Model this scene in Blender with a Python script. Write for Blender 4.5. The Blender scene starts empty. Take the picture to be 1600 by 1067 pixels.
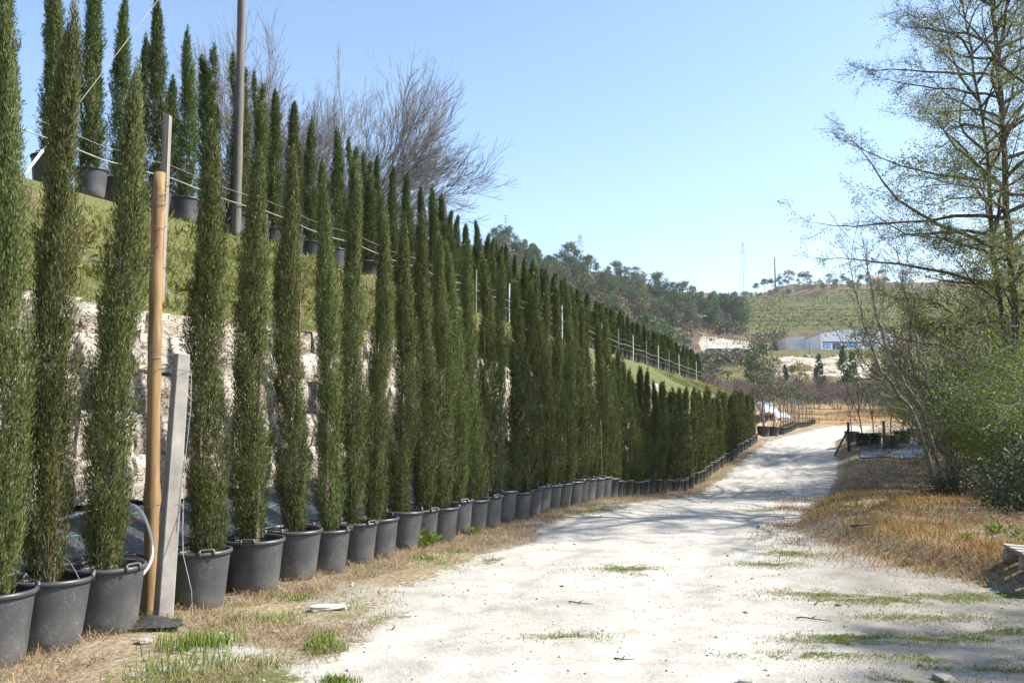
import bpy, bmesh, math, random
import numpy as np
from mathutils import Vector, Matrix

# ------------------------------------------------------------------ camera, sky, sun, exposure
S = bpy.context.scene
COL = S.collection
F, HZ, CAMH = 1400.0, 650.0, 1.55
PITCH = math.atan((HZ - 533.5) / F)
cam_d = bpy.data.cameras.new('camera'); cam = bpy.data.objects.new('camera', cam_d); COL.objects.link(cam)
cam_d.sensor_width = 36.0; cam_d.lens = 36.0 * F / 1600.0
cam_d.clip_start = 0.05; cam_d.clip_end = 5000
cam.location = (0, 0, CAMH); cam.rotation_euler = (math.pi / 2 + PITCH, 0, 0)
S.camera = cam
SUN_EL, SUN_AZ = math.radians(43), math.radians(86)      # azimuth measured clockwise from +Y
W = bpy.data.worlds.new('World'); S.world = W; W.use_nodes = True
nt = W.node_tree; nt.nodes.clear()
sky = nt.nodes.new('ShaderNodeTexSky'); sky.sky_type = 'NISHITA'; sky.sun_disc = False
sky.sun_elevation = SUN_EL; sky.sun_rotation = SUN_AZ
sky.air_density = 1.0; sky.dust_density = 0.6; sky.ozone_density = 1.5; sky.altitude = 100
bg = nt.nodes.new('ShaderNodeBackground'); bg.inputs[1].default_value = 0.115
wo = nt.nodes.new('ShaderNodeOutputWorld')
nt.links.new(sky.outputs[0], bg.inputs[0]); nt.links.new(bg.outputs[0], wo.inputs[0])
sd = bpy.data.lights.new('sun', 'SUN'); sd.energy = 5.0; sd.angle = math.radians(0.53); sd.color = (1.0, 0.955, 0.88)
sun = bpy.data.objects.new('sun', sd); COL.objects.link(sun)
sdir = Vector((math.sin(SUN_AZ) * math.cos(SUN_EL), math.cos(SUN_AZ) * math.cos(SUN_EL), math.sin(SUN_EL)))
sun.rotation_euler = sdir.to_track_quat('Z', 'Y').to_euler(); sun.location = (60, 0, 60)
S.view_settings.view_transform = 'Standard'; S.view_settings.look = 'None'
S.view_settings.exposure = 1.28; S.view_settings.gamma = 1.0; S.view_settings.use_curve_mapping = False
S.render.engine = 'CYCLES'
S.cycles.max_bounces = 6; S.cycles.transparent_max_bounces = 4
S.cycles.use_denoising = True

# ------------------------------------------------------------------ helpers
EU = np.array([0.3875, 0.9219]); EV = np.array([-0.9219, 0.3875]); V0 = 5.31   # row frame: u along the pots, v to the left of them
def xy(u, v): return (u * EU[0] + (v + V0) * EV[0], u * EU[1] + (v + V0) * EV[1])
def uv(x, y): return (x * EU[0] + y * EU[1], x * EV[0] + y * EV[1] - V0)
def P(px, py, d):
    "pixel of the 1600-wide photograph -> point at forward distance d"
    c, s = math.cos(PITCH), math.sin(PITCH)
    a, b = (px - 800) / F, (533.5 - py) / F
    dy, dz = c - b * s, s + b * c
    k = d / dy
    return Vector((a * k, d, CAMH + dz * k))
def sstep(a, b, x):
    t = np.clip((np.asarray(x, float) - a) / (b - a), 0, 1); return t * t * (3 - 2 * t)
def hash2(i, j, seed):
    h = np.sin(i * 127.1 + j * 311.7 + seed * 74.7) * 43758.5453
    return h - np.floor(h)
def vn(x, y, seed=0):
    x = np.asarray(x, float); y = np.asarray(y, float)
    i, j = np.floor(x), np.floor(y); fx, fy = x - i, y - j
    fx = fx * fx * (3 - 2 * fx); fy = fy * fy * (3 - 2 * fy)
    a, b, c, d = hash2(i, j, seed), hash2(i + 1, j, seed), hash2(i, j + 1, seed), hash2(i + 1, j + 1, seed)
    return (a * (1 - fx) + b * fx) * (1 - fy) + (c * (1 - fx) + d * fx) * fy
def fbm(x, y, seed=0, o=3):
    r = 0; am = .5
    for k in range(o): r = r + am * vn(np.asarray(x) * 2 ** k, np.asarray(y) * 2 ** k, seed + k * 7); am *= .5
    return r / (1 - .5 ** o)

def mesh_np(name, V, polys, mat=None, smooth=False):
    me = bpy.data.meshes.new(name)
    V = np.ascontiguousarray(V, np.float32); polys = [np.asarray(p, np.int32) for p in polys if len(p)]
    nl = sum(p.size for p in polys); nf = sum(len(p) for p in polys)
    me.vertices.add(len(V)); me.vertices.foreach_set('co', V.ravel())
    me.loops.add(nl); me.polygons.add(nf)
    me.loops.foreach_set('vertex_index', np.concatenate([p.ravel() for p in polys]))
    tot = np.concatenate([np.full(len(p), p.shape[1], np.int32) for p in polys])
    st = np.concatenate([[0], np.cumsum(tot)[:-1]]).astype(np.int32)
    me.polygons.foreach_set('loop_start', st)
    if smooth: me.polygons.foreach_set('use_smooth', np.ones(nf, bool))
    me.update(calc_edges=True)
    if mat: me.materials.append(mat)
    return me
def link(name, me, parent=None, loc=None, rot=None, scale=None):
    o = bpy.data.objects.new(name, me); COL.objects.link(o)
    if parent: o.parent = parent
    if loc is not None: o.location = loc
    if rot is not None: o.rotation_euler = rot
    if scale is not None: o.scale = scale
    return o
def thing(name, label, cat, loc=(0, 0, 0), rz=0, group=None, me=None, rot=None, scale=None):
    o = link(name, me, None, loc, rot if rot else (0, 0, rz), scale)
    o['label'] = label; o['category'] = cat
    if group: o['group'] = group
    return o
def stuff(o, label, cat):
    o['kind'] = 'stuff'; o['label'] = label; o['category'] = cat; return o
def struct(o): o['kind'] = 'structure'; return o
class MB:
    "collects boxes, tubes, polygons into one mesh"
    def __init__(s): s.v = []; s.f = []
    def add(s, V, Fc):
        n = len(s.v); s.v += [tuple(p) for p in V]; s.f += [tuple(i + n for i in q) for q in Fc]; return s
    def box(s, c, d, M=None):
        x, y, z = d[0] / 2, d[1] / 2, d[2] / 2
        V = [Vector((a * x, b * y, e * z)) for a in (-1, 1) for b in (-1, 1) for e in (-1, 1)]
        V = [(M @ p if M else p) + Vector(c) for p in V]
        return s.add(V, [(0, 1, 3, 2), (4, 6, 7, 5), (0, 4, 5, 1), (2, 3, 7, 6), (0, 2, 6, 4), (1, 5, 7, 3)])
    def tube(s, pts, r, k=8, cap=True):
        pts = [Vector(p) for p in pts]; rr = r if hasattr(r, '__len__') else [r] * len(pts); V = []; Fc = []
        prev = None
        for i, p in enumerate(pts):
            t = (pts[min(i + 1, len(pts) - 1)] - pts[max(i - 1, 0)]).normalized()
            if prev is None: a = t.orthogonal().normalized()
            else: a = (prev - t * prev.dot(t)).normalized()
            prev = a; b = t.cross(a)
            for j in range(k):
                an = 2 * math.pi * j / k; V.append(p + (a * math.cos(an) + b * math.sin(an)) * rr[i])
        for i in range(len(pts) - 1):
            for j in range(k):
                Fc.append((i * k + j, i * k + (j + 1) % k, (i + 1) * k + (j + 1) % k, (i + 1) * k + j))
        if cap: Fc += [tuple(range(k - 1, -1, -1)), tuple(range((len(pts) - 1) * k, len(pts) * k))]
        return s.add(V, Fc)
    def lathe(s, prof, k=24, c=(0, 0, 0)):
        V = []; Fc = []
        for r, z in prof:
            for j in range(k):
                an = 2 * math.pi * j / k; V.append((c[0] + r * math.cos(an), c[1] + r * math.sin(an), c[2] + z))
        for i in range(len(prof) - 1):
            for j in range(k):
                Fc.append((i * k + j, i * k + (j + 1) % k, (i + 1) * k + (j + 1) % k, (i + 1) * k + j))
        return s.add(V, Fc)
    def mesh(s, name, mat, smooth=False):
        me = bpy.data.meshes.new(name); me.from_pydata(s.v, [], s.f); me.update()
        if smooth: me.polygons.foreach_set('use_smooth', [True] * len(me.polygons))
        me.materials.append(mat); return me
def segs_mesh(name, segs, mat, k=5):
    "segs: array (n,8): p0 p1 r0 r1 -> tapered prisms"
    A = np.asarray(segs, float); p0, p1 = A[:, :3], A[:, 3:6]; r0, r1 = A[:, 6], A[:, 7]
    t = p1 - p0; L = np.linalg.norm(t, axis=1, keepdims=True) + 1e-9; t = t / L
    ref = np.where(np.abs(t[:, 2:3]) < .9, np.array([[0, 0, 1.0]]), np.array([[1.0, 0, 0]]))
    a = np.cross(t, ref); a /= np.linalg.norm(a, axis=1, keepdims=True); b = np.cross(t, a)
    n = len(A); V = np.zeros((n, 2 * k, 3))
    for j in range(k):
        an = 2 * math.pi * j / k; o = a * math.cos(an) + b * math.sin(an)
        V[:, j] = p0 + o * r0[:, None]; V[:, k + j] = p1 + o * r1[:, None]
    base = (np.arange(n) * 2 * k)[:, None]
    Q = np.concatenate([base + np.array([[j, (j + 1) % k, k + (j + 1) % k, k + j]]) for j in range(k)])
    return mesh_np(name, V.reshape(-1, 3), [Q], mat, True)
def norm(a): return a / (np.linalg.norm(a, axis=-1, keepdims=True) + 1e-9)
def leaf_arrays(c, d, L, Wd, rng, wpos=.45, face=None):
    "kite leaves: base c, direction d"
    n = len(c); d = norm(d); rv = norm(rng.normal(size=(n, 3)) if face is None else face + rng.normal(size=(n, 3)) * .38); s = norm(np.cross(d, rv))
    L = np.broadcast_to(L, n)[:, None]; Wd = np.broadcast_to(Wd, n)[:, None]
    V = np.stack([c, c + d * L * wpos + s * Wd / 2, c + d * L, c + d * L * wpos - s * Wd / 2], 1)
    return V.reshape(-1, 3), np.arange(n * 4).reshape(-1, 4)
def leaves(name, c, d, L, Wd, rng, mat, wpos=.45, face=None):
    V, Q = leaf_arrays(c, d, L, Wd, rng, wpos, face); return mesh_np(name, V, [Q], mat)
def blades(name, b, h, w, lean, mat, rng, curve=.6):
    n = len(b); an = rng.uniform(0, 2 * math.pi, n); ld = np.stack([np.cos(an), np.sin(an), np.zeros(n)], 1)
    an2 = rng.uniform(0, 2 * math.pi, n); sd_ = np.stack([np.cos(an2), np.sin(an2), np.zeros(n)], 1)
    h = np.broadcast_to(h, n)[:, None]; w = np.broadcast_to(w, n)[:, None]; lean = np.broadcast_to(lean, n)[:, None]
    up = np.array([[0, 0, 1.0]])
    m = b + (up * np.sqrt(np.clip(1 - (lean * .5) ** 2, .1, 1)) + ld * lean * .5) * h * .55
    t = m + (up * np.clip(1 - lean * (1 + curve) * .6, -.35, 1) + ld * lean) * h * .5
    V = np.stack([b - sd_ * w / 2, b + sd_ * w / 2, m - sd_ * w * .38, m + sd_ * w * .38, t], 1).reshape(-1, 3)
    k = (np.arange(n) * 5)[:, None]
    return mesh_np(name, V, [k + np.array([[0, 1, 3, 2]]), k + np.array([[2, 3, 4]])], mat)

# ------------------------------------------------------------------ materials
def new_mat(name):
    m = bpy.data.materials.new(name); m.use_nodes = True; t = m.node_tree; t.nodes.clear()
    return m, t, t.nodes.new('ShaderNodeOutputMaterial')
def N(t, kind, **kw):
    n = t.nodes.new('ShaderNode' + kind)
    for k, v in kw.items(): setattr(n, k, v)
    return n
def mixc(t, fac, a, b, mode='MIX'):
    n = t.nodes.new('ShaderNodeMix'); n.data_type = 'RGBA'; n.blend_type = mode
    for sock, val in ((n.inputs[0], fac), (n.inputs[6], a), (n.inputs[7], b)):
        if hasattr(val, 'is_linked'): t.links.new(val, sock)
        elif isinstance(val, (int, float)): sock.default_value = val
        else: sock.default_value = (*val, 1)
    return n.outputs[2]
def math_(t, op, a, b=None, clamp=False):
    n = t.nodes.new('ShaderNodeMath'); n.operation = op; n.use_clamp = clamp
    for i, val in enumerate((a, b)):
        if val is None: continue
        if hasattr(val, 'is_linked'): t.links.new(val, n.inputs[i])
        else: n.inputs[i].default_value = val
    return n.outputs[0]
def ramp(t, fac, stops):
    n = t.nodes.new('ShaderNodeValToRGB'); e = n.color_ramp.elements
    while len(e) < len(stops): e.new(.5)
    for el, (p, c) in zip(e, stops): el.position = p; el.color = (*c, 1) if not isinstance(c, (int, float)) else (c, c, c, 1)
    t.links.new(fac, n.inputs[0]); return n.outputs[0]
def noise(t, scale, detail=3, rough=.55, vec=None, dist=0):
    n = t.nodes.new('ShaderNodeTexNoise'); n.inputs['Scale'].default_value = scale; n.inputs['Detail'].default_value = detail
    n.inputs['Roughness'].default_value = rough; n.inputs['Distortion'].default_value = dist
    if vec is not None: t.links.new(vec, n.inputs['Vector'])
    return n.outputs[0]
def coord(t, kind='Object', scale=None):
    c = t.nodes.new('ShaderNodeTexCoord').outputs[kind]
    if scale:
        m = t.nodes.new('ShaderNodeMapping'); m.inputs['Scale'].default_value = scale; t.links.new(c, m.inputs[0]); c = m.outputs[0]
    return c
def finish(t, out, col, rough=.7, spec=.3, bump=None, bstr=.3, bdist=.02, trans=0, metal=0):
    p = N(t, 'BsdfPrincipled')
    if hasattr(col, 'is_linked'): t.links.new(col, p.inputs['Base Color'])
    else: p.inputs['Base Color'].default_value = (*col, 1)
    if hasattr(rough, 'is_linked'): t.links.new(rough, p.inputs['Roughness'])
    else: p.inputs['Roughness'].default_value = rough
    p.inputs['Specular IOR Level'].default_value = spec; p.inputs['Metallic'].default_value = metal
    if bump is not None:
        b = N(t, 'Bump'); b.inputs['Strength'].default_value = bstr; b.inputs['Distance'].default_value = bdist
        t.links.new(bump, b.inputs['Height']); t.links.new(b.outputs[0], p.inputs['Normal'])
    sh = p.outputs[0]
    if trans:
        tr = N(t, 'BsdfTranslucent')
        if hasattr(col, 'is_linked'): t.links.new(col, tr.inputs[0])
        else: tr.inputs[0].default_value = (*col, 1)
        mx = N(t, 'MixShader'); mx.inputs[0].default_value = trans
        t.links.new(sh, mx.inputs[1]); t.links.new(tr.outputs[0], mx.inputs[2]); sh = mx.outputs[0]
    t.links.new(sh, out.inputs[0])
def leaf_mat(name, stops, trans=.25, objvar=.25, rough=.55, spec=.25, scale=1.3):
    m, t, o = new_mat(name)
    g = N(t, 'NewGeometry'); oi = N(t, 'ObjectInfo')
    f = math_(t, 'ADD', math_(t, 'MULTIPLY', g.outputs['Random Per Island'], .55), math_(t, 'MULTIPLY', noise(t, scale, 2, vec=coord(t)), .45))
    c = ramp(t, f, stops)
    hs = N(t, 'HueSaturation'); t.links.new(c, hs.inputs['Color'])
    t.links.new(math_(t, 'ADD', math_(t, 'MULTIPLY', oi.outputs['Random'], objvar * 2), 1 - objvar), hs.inputs['Value'])
    t.links.new(math_(t, 'ADD', math_(t, 'MULTIPLY', oi.outputs['Random'], .03), .485), hs.inputs['Hue'])
    finish(t, o, hs.outputs[0], rough, spec, trans=trans); return m
def plain(name, c1, c2=None, scale=5, rough=.6, spec=.3, bump=0, vscale=None, metal=0, detail=4):
    m, t, o = new_mat(name)
    n = noise(t, scale, detail, vec=coord(t, 'Object', vscale))
    col = mixc(t, ramp(t, n, [(.3, 0.), (.7, 1.)]), c1, c2 or c1)
    finish(t, o, col, rough, spec, n if bump else None, bump, .02, metal=metal); return m

M = {}
M['cyp'] = leaf_mat('cypress_foliage', [(.12, (.030, .040, .012)), (.45, (.082, .100, .029)), (.74, (.142, .158, .052)), (.95, (.28, .275, .155))], .12, .22, spec=.2)
M['cyp2'] = leaf_mat('terrace_cypress_foliage', [(.15, (.028, .042, .011)), (.5, (.070, .095, .023)), (.9, (.125, .152, .040))], .12, .22, spec=.2)
M['alder'] = leaf_mat('young_leaf', [(.2, (.10, .125, .028)), (.6, (.20, .235, .06)), (.95, (.33, .36, .13))], .5, .1)
M['shrub'] = leaf_mat('shrub_leaf', [(.2, (.08, .12, .022)), (.6, (.17, .23, .045)), (.95, (.30, .36, .10))], .5, .15)
M['dark_leaf'] = leaf_mat('bramble_leaf', [(.2, (.012, .026, .010)), (.6, (.030, .055, .018)), (.95, (.07, .11, .04))], .2, .15)
M['oakleaf'] = leaf_mat('standard_leaf', [(.2, (.05, .06, .03)), (.6, (.11, .12, .065)), (.95, (.2, .21, .12))], .3, .15)
M['pine'] = leaf_mat('pine_needles', [(.2, (.035, .055, .018)), (.6, (.08, .115, .036)), (.95, (.145, .18, .06))], .3, .25, scale=.3)
M['broad'] = leaf_mat('hill_leaf', [(.2, (.05, .06, .018)), (.6, (.10, .11, .035)), (.95, (.16, .17, .06))], .2, .3, scale=.3)
M['yellow'] = leaf_mat('yellow_leaf', [(.2, (.12, .10, .015)), (.6, (.22, .18, .03)), (.95, (.3, .25, .06))], .2, .2, scale=.3)
M['scrub'] = leaf_mat('scrub_leaf', [(.15, (.05, .05, .022)), (.5, (.10, .085, .045)), (.85, (.15, .115, .07)), (.97, (.11, .13, .04))], .15, .2, scale=.05)
M['dry'] = leaf_mat('dry_grass', [(.15, (.11, .075, .05)), (.35, (.24, .165, .095)), (.5, (.36, .255, .14)), (.65, (.33, .27, .19)), (.8, (.20, .12, .07)), (.95, (.50, .42, .29))], .25, .1, rough=.7, scale=.9)
M['drybank'] = leaf_mat('bank_dry_grass', [(.15, (.11, .055, .025)), (.32, (.23, .11, .036)), (.46, (.35, .185, .055)), (.58, (.36, .225, .09)), (.70, (.15, .14, .045)), (.85, (.40, .28, .13))], .3, .1, rough=.7, scale=.9)
M['green'] = leaf_mat('green_grass', [(.15, (.07, .10, .015)), (.5, (.15, .21, .03)), (.85, (.26, .31, .06)), (.97, (.35, .33, .14))], .35, .1, scale=.8)
M['slope'] = leaf_mat('bank_grass', [(.12, (.05, .06, .012)), (.38, (.105, .135, .024)), (.58, (.17, .205, .04)), (.72, (.20, .15, .06)), (.9, (.24, .26, .07))], .3, .1, scale=1.1)
M['bark'] = plain('dark_bark', (.055, .046, .036), (.13, .11, .085), 14, .85, .15, .5)
M['baretwig'] = plain('bare_twig', (.13, .115, .10), (.22, .195, .175), 6, .85, .1)
M['twig'] = plain('grey_twig', (.12, .10, .09), (.22, .19, .17), 6, .8, .2)
M['palebark'] = plain('pale_bark', (.14, .12, .09), (.32, .28, .22), 9, .8, .2, .3)
M['bush_twig'] = plain('bush_twig', (.13, .10, .085), (.24, .19, .165), .4, .85, .1)
M['cyptwig'] = plain('cypress_stem', (.10, .065, .045), (.22, .16, .12), 20, .85, .2)
M['soil'] = plain('potting_soil', (.02, .014, .009), (.08, .055, .035), 40, .95, .1, .6)

def pot_mat():
    m, t, o = new_mat('black_plastic_pot')
    cg = coord(t, 'Object'); sep = N(t, 'SeparateXYZ'); t.links.new(cg, sep.inputs[0]); oi = N(t, 'ObjectInfo')
    off = N(t, 'VectorMath', operation='ADD'); t.links.new(cg, off.inputs[0])
    cmb = N(t, 'CombineXYZ'); t.links.new(math_(t, 'MULTIPLY', oi.outputs['Random'], 40), cmb.inputs[0]); t.links.new(cmb.outputs[0], off.inputs[1])
    n1 = noise(t, 5, 5, .6, off.outputs[0]); n2 = noise(t, 60, 3, .6, off.outputs[0])
    low = math_(t, 'MULTIPLY', ramp(t, sep.outputs[2], [(0.0, 1.), (.10, .5), (.25, .2), (.45, .12)]), ramp(t, n1, [(.25, .2), (.7, 1.)]))
    splash = math_(t, 'ADD', math_(t, 'MULTIPLY', low, .6), math_(t, 'MULTIPLY', ramp(t, n2, [(.5, 0.), (.75, .5)]), ramp(t, n1, [(.4, 0.), (.7, 1.)])), True)
    col = mixc(t, splash, (.034, .038, .044), (.27, .245, .21))
    finish(t, o, col, .5, .4, n1, .05, .01); return m
M['pot'] = pot_mat()
M['rim'] = plain('pot_rim_plastic', (.035, .037, .04), (.07, .07, .07), 8, .4, .45)

def ground_mat():
    m, t, o = new_mat('ground')
    at = N(t, 'Attribute'); at.attribute_name = 'mask'; sp = N(t, 'SeparateColor'); t.links.new(at.outputs['Color'], sp.inputs[0])
    c = coord(t)
    nL, nM, nS, nX = noise(t, .55, 4, .6, c), noise(t, 3.2, 5, .6, c), noise(t, 22, 4, .65, c), noise(t, 120, 3, .6, c)
    soil = mixc(t, ramp(t, nS, [(.35, 0.), (.65, 1.)]), (.07, .05, .033), (.26, .205, .145))
    tone = ramp(t, math_(t, 'ADD', math_(t, 'MULTIPLY', nL, .5), math_(t, 'MULTIPLY', nM, .5)), [(.3, 0.), (.62, 1.)])
    sand = mixc(t, tone, (.135, .122, .10), (.28, .258, .22))
    wa = N(t, 'Attribute'); wa.attribute_name = 'wear'
    wk = math_(t, 'MULTIPLY', wa.outputs['Fac'], ramp(t, nM, [(.3, .5), (.6, 1.)]))
    sand = mixc(t, wk, sand, (.46, .435, .385))
    dk = math_(t, 'MULTIPLY', ramp(t, noise(t, 1.1, 5, .65, c, .8), [(.52, 0.), (.68, 1.)]), .55)
    sand = mixc(t, dk, sand, (.215, .195, .16))
    sand = mixc(t, ramp(t, nX, [(.30, .55), (.42, 0.)]), sand, (.2, .18, .155))
    sand = mixc(t, ramp(t, nS, [(.60, 0.), (.72, .5)]), sand, (.46, .44, .40))
    straw = mixc(t, ramp(t, nS, [(.3, 0.), (.7, 1.)]), (.11, .08, .05), (.36, .29, .19))
    green = mixc(t, ramp(t, nS, [(.3, 0.), (.7, 1.)]), (.06, .068, .022), (.14, .145, .055))
    br = math_(t, 'ADD', math_(t, 'MULTIPLY', math_(t, 'SUBTRACT', nM, .5), .9), math_(t, 'MULTIPLY', math_(t, 'SUBTRACT', nS, .5), .7))
    def k(ch): return ramp(t, math_(t, 'ADD', sp.outputs[ch], br), [(.42, 0.), (.58, 1.)])
    col = mixc(t, k(2), soil, straw); col = mixc(t, k(0), col, sand); col = mixc(t, k(1), col, green)
    h = math_(t, 'ADD', math_(t, 'MULTIPLY', nS, 1.0), math_(t, 'ADD', math_(t, 'MULTIPLY', nX, .45), math_(t, 'MULTIPLY', nM, 1.2)))
    finish(t, o, col, .92, .12, h, .55, .03); return m
M['ground'] = ground_mat()
def hill_mat():
    m, t, o = new_mat('hill_ground')
    at = N(t, 'Attribute'); at.attribute_name = 'mask'; sp = N(t, 'SeparateColor'); t.links.new(at.outputs['Color'], sp.inputs[0])
    c = coord(t)
    nL, nM, nS = noise(t, .035, 4, .6, c), noise(t, .22, 4, .6, c), noise(t, 1.1, 4, .65, c)
    rock = mixc(t, ramp(t, nS, [(.3, 0.), (.7, 1.)]), (.20, .165, .125), (.52, .46, .38))
    grass = mixc(t, ramp(t, math_(t, 'ADD', math_(t, 'MULTIPLY', nM, .6), math_(t, 'MULTIPLY', nS, .4)), [(.35, 0.), (.65, 1.)]), (.068, .07, .028), (.145, .14, .052))
    scr = mixc(t, ramp(t, nM, [(.35, 0.), (.65, 1.)]), (.075, .058, .035), (.17, .125, .075))
    earth = mixc(t, nS, (.23, .145, .065), (.36, .25, .13))
    br = math_(t, 'ADD', math_(t, 'MULTIPLY', math_(t, 'SUBTRACT', nM, .5), .8), math_(t, 'MULTIPLY', math_(t, 'SUBTRACT', nS, .5), .6))
    def k(ch): return ramp(t, math_(t, 'ADD', sp.outputs[ch], br), [(.42, 0.), (.58, 1.)])
    col = mixc(t, k(1), scr, grass); col = mixc(t, k(0), col, rock); col = mixc(t, k(2), col, earth)
    finish(t, o, col, .95, .05, nS, .6, .6); return m
M['hill'] = hill_mat()

# ------------------------------------------------------------------ terrain
UB = [-30, 14, 16.2, 20.3, 24.3, 27.1, 39, 44, 75, 100, 140]; GB = [0, 0, -.05, -.29, -.48, -.37, .49, .55, .75, 1.1, 1.8]
def base_g(u): return np.interp(u, UB, GB)
def terr_h(u): return np.interp(u, [-30, 14, 60, 66], [5.2, 5.1, 3.85, 3.7])
def left_edge(u): return np.interp(u, [-10, 4.4, 7, 12.4, 24, 36, 45, 60, 80], [-2.7, -1.99, -1.37, -.85, -.72, -.62, -.75, -1, -1.2])
def bank_edge(u): return np.interp(u, [0, 5, 8.8, 11, 12.9, 20, 30, 40, 45, 60, 80, 90], [-13, -9, -6.4, -4.9, -3.95, -3.8, -3.7, -3.1, -3.3, -3.8, -5, -8])
def near_z(u, v):
    u = np.asarray(u, float); v = np.asarray(v, float)
    g = base_g(u); T = terr_h(u); fall = 1 - sstep(62, 70, u)
    wl = 1 - sstep(27, 33, u)                                   # stone wall gives way to a plain bank
    prof_w = np.interp(v, [.3, 1.75, 1.78, 2.1, 2.35], [0, .75, .85, 2.45, 2.75])
    prof_b = np.interp(v, [.3, 1.2, 2.35], [0, .35, 1.6])
    lo = prof_w * wl + prof_b * (1 - wl)
    top = np.interp(v, [2.35, 4.2, 6.2, 6.45], [0, .42, .95, 1]); top = top + .1 * np.sin(top * math.pi) * 0
    z = np.where(v < 2.35, g + lo, (g + lo) * (1 - top) + T * top)
    z = g + (z - g) * fall
    z = z + (v > 2.3) * (v < 6.2) * (fbm(u * 1.3, v * 1.3, 3) - .5) * .42
    t = bank_edge(u) - v
    bank = (.20 * sstep(0, .7, t) + .32 * (fbm(u * .5, v * .5, 11) - .45) * sstep(.2, 1.5, t)) * (1 - sstep(44, 50, u)) - .55 * sstep(7, 15, t) * (1 - sstep(45, 60, u))
    z = z + np.where(t > 0, bank, 0)
    inroad = (v < left_edge(u)) * (t > 0 * v - .2)
    le = left_edge(u)
    mid = (v - le) / (bank_edge(u) - le - 1e-6)
    z = z + (v < .3) * (.05 * (fbm(u * .7, v * .9, 21) - .5) + .02 * (fbm(u * 4, v * 4, 22) - .5) - .025 * np.exp(-((np.abs(v - np.interp(u, [0, 5, 12, 30, 60], [-3.7, -3.1, -2.4, -2.2, -2.3])) - .78) / .2) ** 2))
    rut = sstep(23, 27, u) * (1 - sstep(38, 41, u))
    z = z + rut * sstep(.2, -.4, v - le) * sstep(-2.3, -1.5, v - le) * (fbm(u * 3.2, v * 5.5, 31) - .5) * .15
    z = z + (v > -2.6) * (v < .2) * (.10 * (fbm(u * 1.7, v * 1.7, 41) - .4)) * sstep(le - .1, le + .5, v)
    z = z + .12 * sstep(-.75, -.3, v) * sstep(.3, .1, v) * 0
    return z
DN = [60, 90, 140, 180, 230, 268, 290, 306, 345, 365, 420, 520, 620, 900]
XC = [-6000, 300, 740, 850, 950, 1060, 1160, 1250, 1400, 1800, 6000]
YC = {
 -6000: [650] * 14,
 300: [640, 640, 630, 610, 590, 560, 540, 520, 470, 450, 430, 440, 450, 480],
 740: [640, 635, 615, 590, 540, 490, 462, 445, 405, 394, 385, 398, 410, 450],
 850: [645, 640, 618, 590, 548, 512, 490, 476, 445, 436, 412, 428, 436, 460],
 950: [650, 646, 630, 606, 572, 545, 527, 516, 490, 480, 442, 434, 448, 470],
 1060: [655, 652, 634, 622, 600, 570, 560, 552, 552, 528, 482, 460, 464, 480],
 1160: [657, 654, 636, 630, 604, 566, 558, 551, 557, 528, 495, 469, 470, 480],
 1250: [658, 655, 637, 632, 604, 562, 557, 549, 558, 531, 497, 467, 449, 470],
 1400: [659, 656, 638, 633, 604, 562, 558, 549, 558, 531, 498, 467, 449, 470],
 1800: [660, 657, 640, 634, 604, 562, 558, 549, 558, 531, 498, 467, 449, 470],
 6000: [655] * 14}
TAB = np.array([[CAMH + (HZ - y) / F * d for y, d in zip(YC[x], DN)] for x in XC])
def far_z(x, y):
    x = np.asarray(x, float); y = np.asarray(y, float)
    r = np.hypot(x, y)
    front = sstep(-.1, .35, y / (r + 1e-6))
    d = np.clip(np.where(y > 0, y * .5 + r * .5, r), DN[0], DN[-1])
    col = np.clip(800 + F * x / np.maximum(y, r * .25), -6000, 6000)
    # bilinear
    ci = np.clip(np.searchsorted(XC, col) - 1, 0, len(XC) - 2); cx = np.array(XC, float)
    ft = (col - cx[ci]) / (cx[ci + 1] - cx[ci]); ft = ft * ft * (3 - 2 * ft)
    dn = np.array(DN, float); di = np.clip(np.searchsorted(DN, d) - 1, 0, len(DN) - 2)
    fd = (d - dn[di]) / (dn[di + 1] - dn[di])
    z = (TAB[ci, di] * (1 - ft) + TAB[ci + 1, di] * ft) * (1 - fd) + (TAB[ci, di + 1] * (1 - ft) + TAB[ci + 1, di + 1] * ft) * fd
    # stepped vineyard terraces on the far slope
    reg = sstep(1130, 1190, col) * sstep(375, 390, d) * (1 - sstep(515, 530, d))
    step = 3.1; q = (z + .8 * fbm(x * .01, y * .01, 77)) / step; fr = q - np.floor(q)
    z = z + reg * (sstep(.55, .95, fr) - fr) * step * .8
    rough = sstep(100, 200, d) * (1 - sstep(275, 285, d) * (1 - sstep(346, 356, d)) * sstep(1040, 1080, col))
    z = z + rough * (1 - reg) * (fbm(x * .03, y * .03, 5, 4) - .5) * np.where(d > 350, 9, 5) + rough * (1 - reg) * (fbm(x * .2, y * .2, 6, 2) - .5) * 1.5
    back = 1.6 + 0 * r
    return z * front + back * (1 - front)
def Z(x, y):
    x = np.asarray(x, float); y = np.asarray(y, float)
    u, v = uv(x, y); w = sstep(72, 112, np.hypot(x, y))
    return near_z(u, v) * (1 - w) + far_z(x, y) * w
def Zf(x, y): return float(Z(np.array([x]), np.array([y]))[0])
def on(px, d):
    x = (px - 800) / F * d * (math.cos(PITCH)); x = (px - 800) / F * d; return Vector((x, d, Zf(x, d)))

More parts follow.
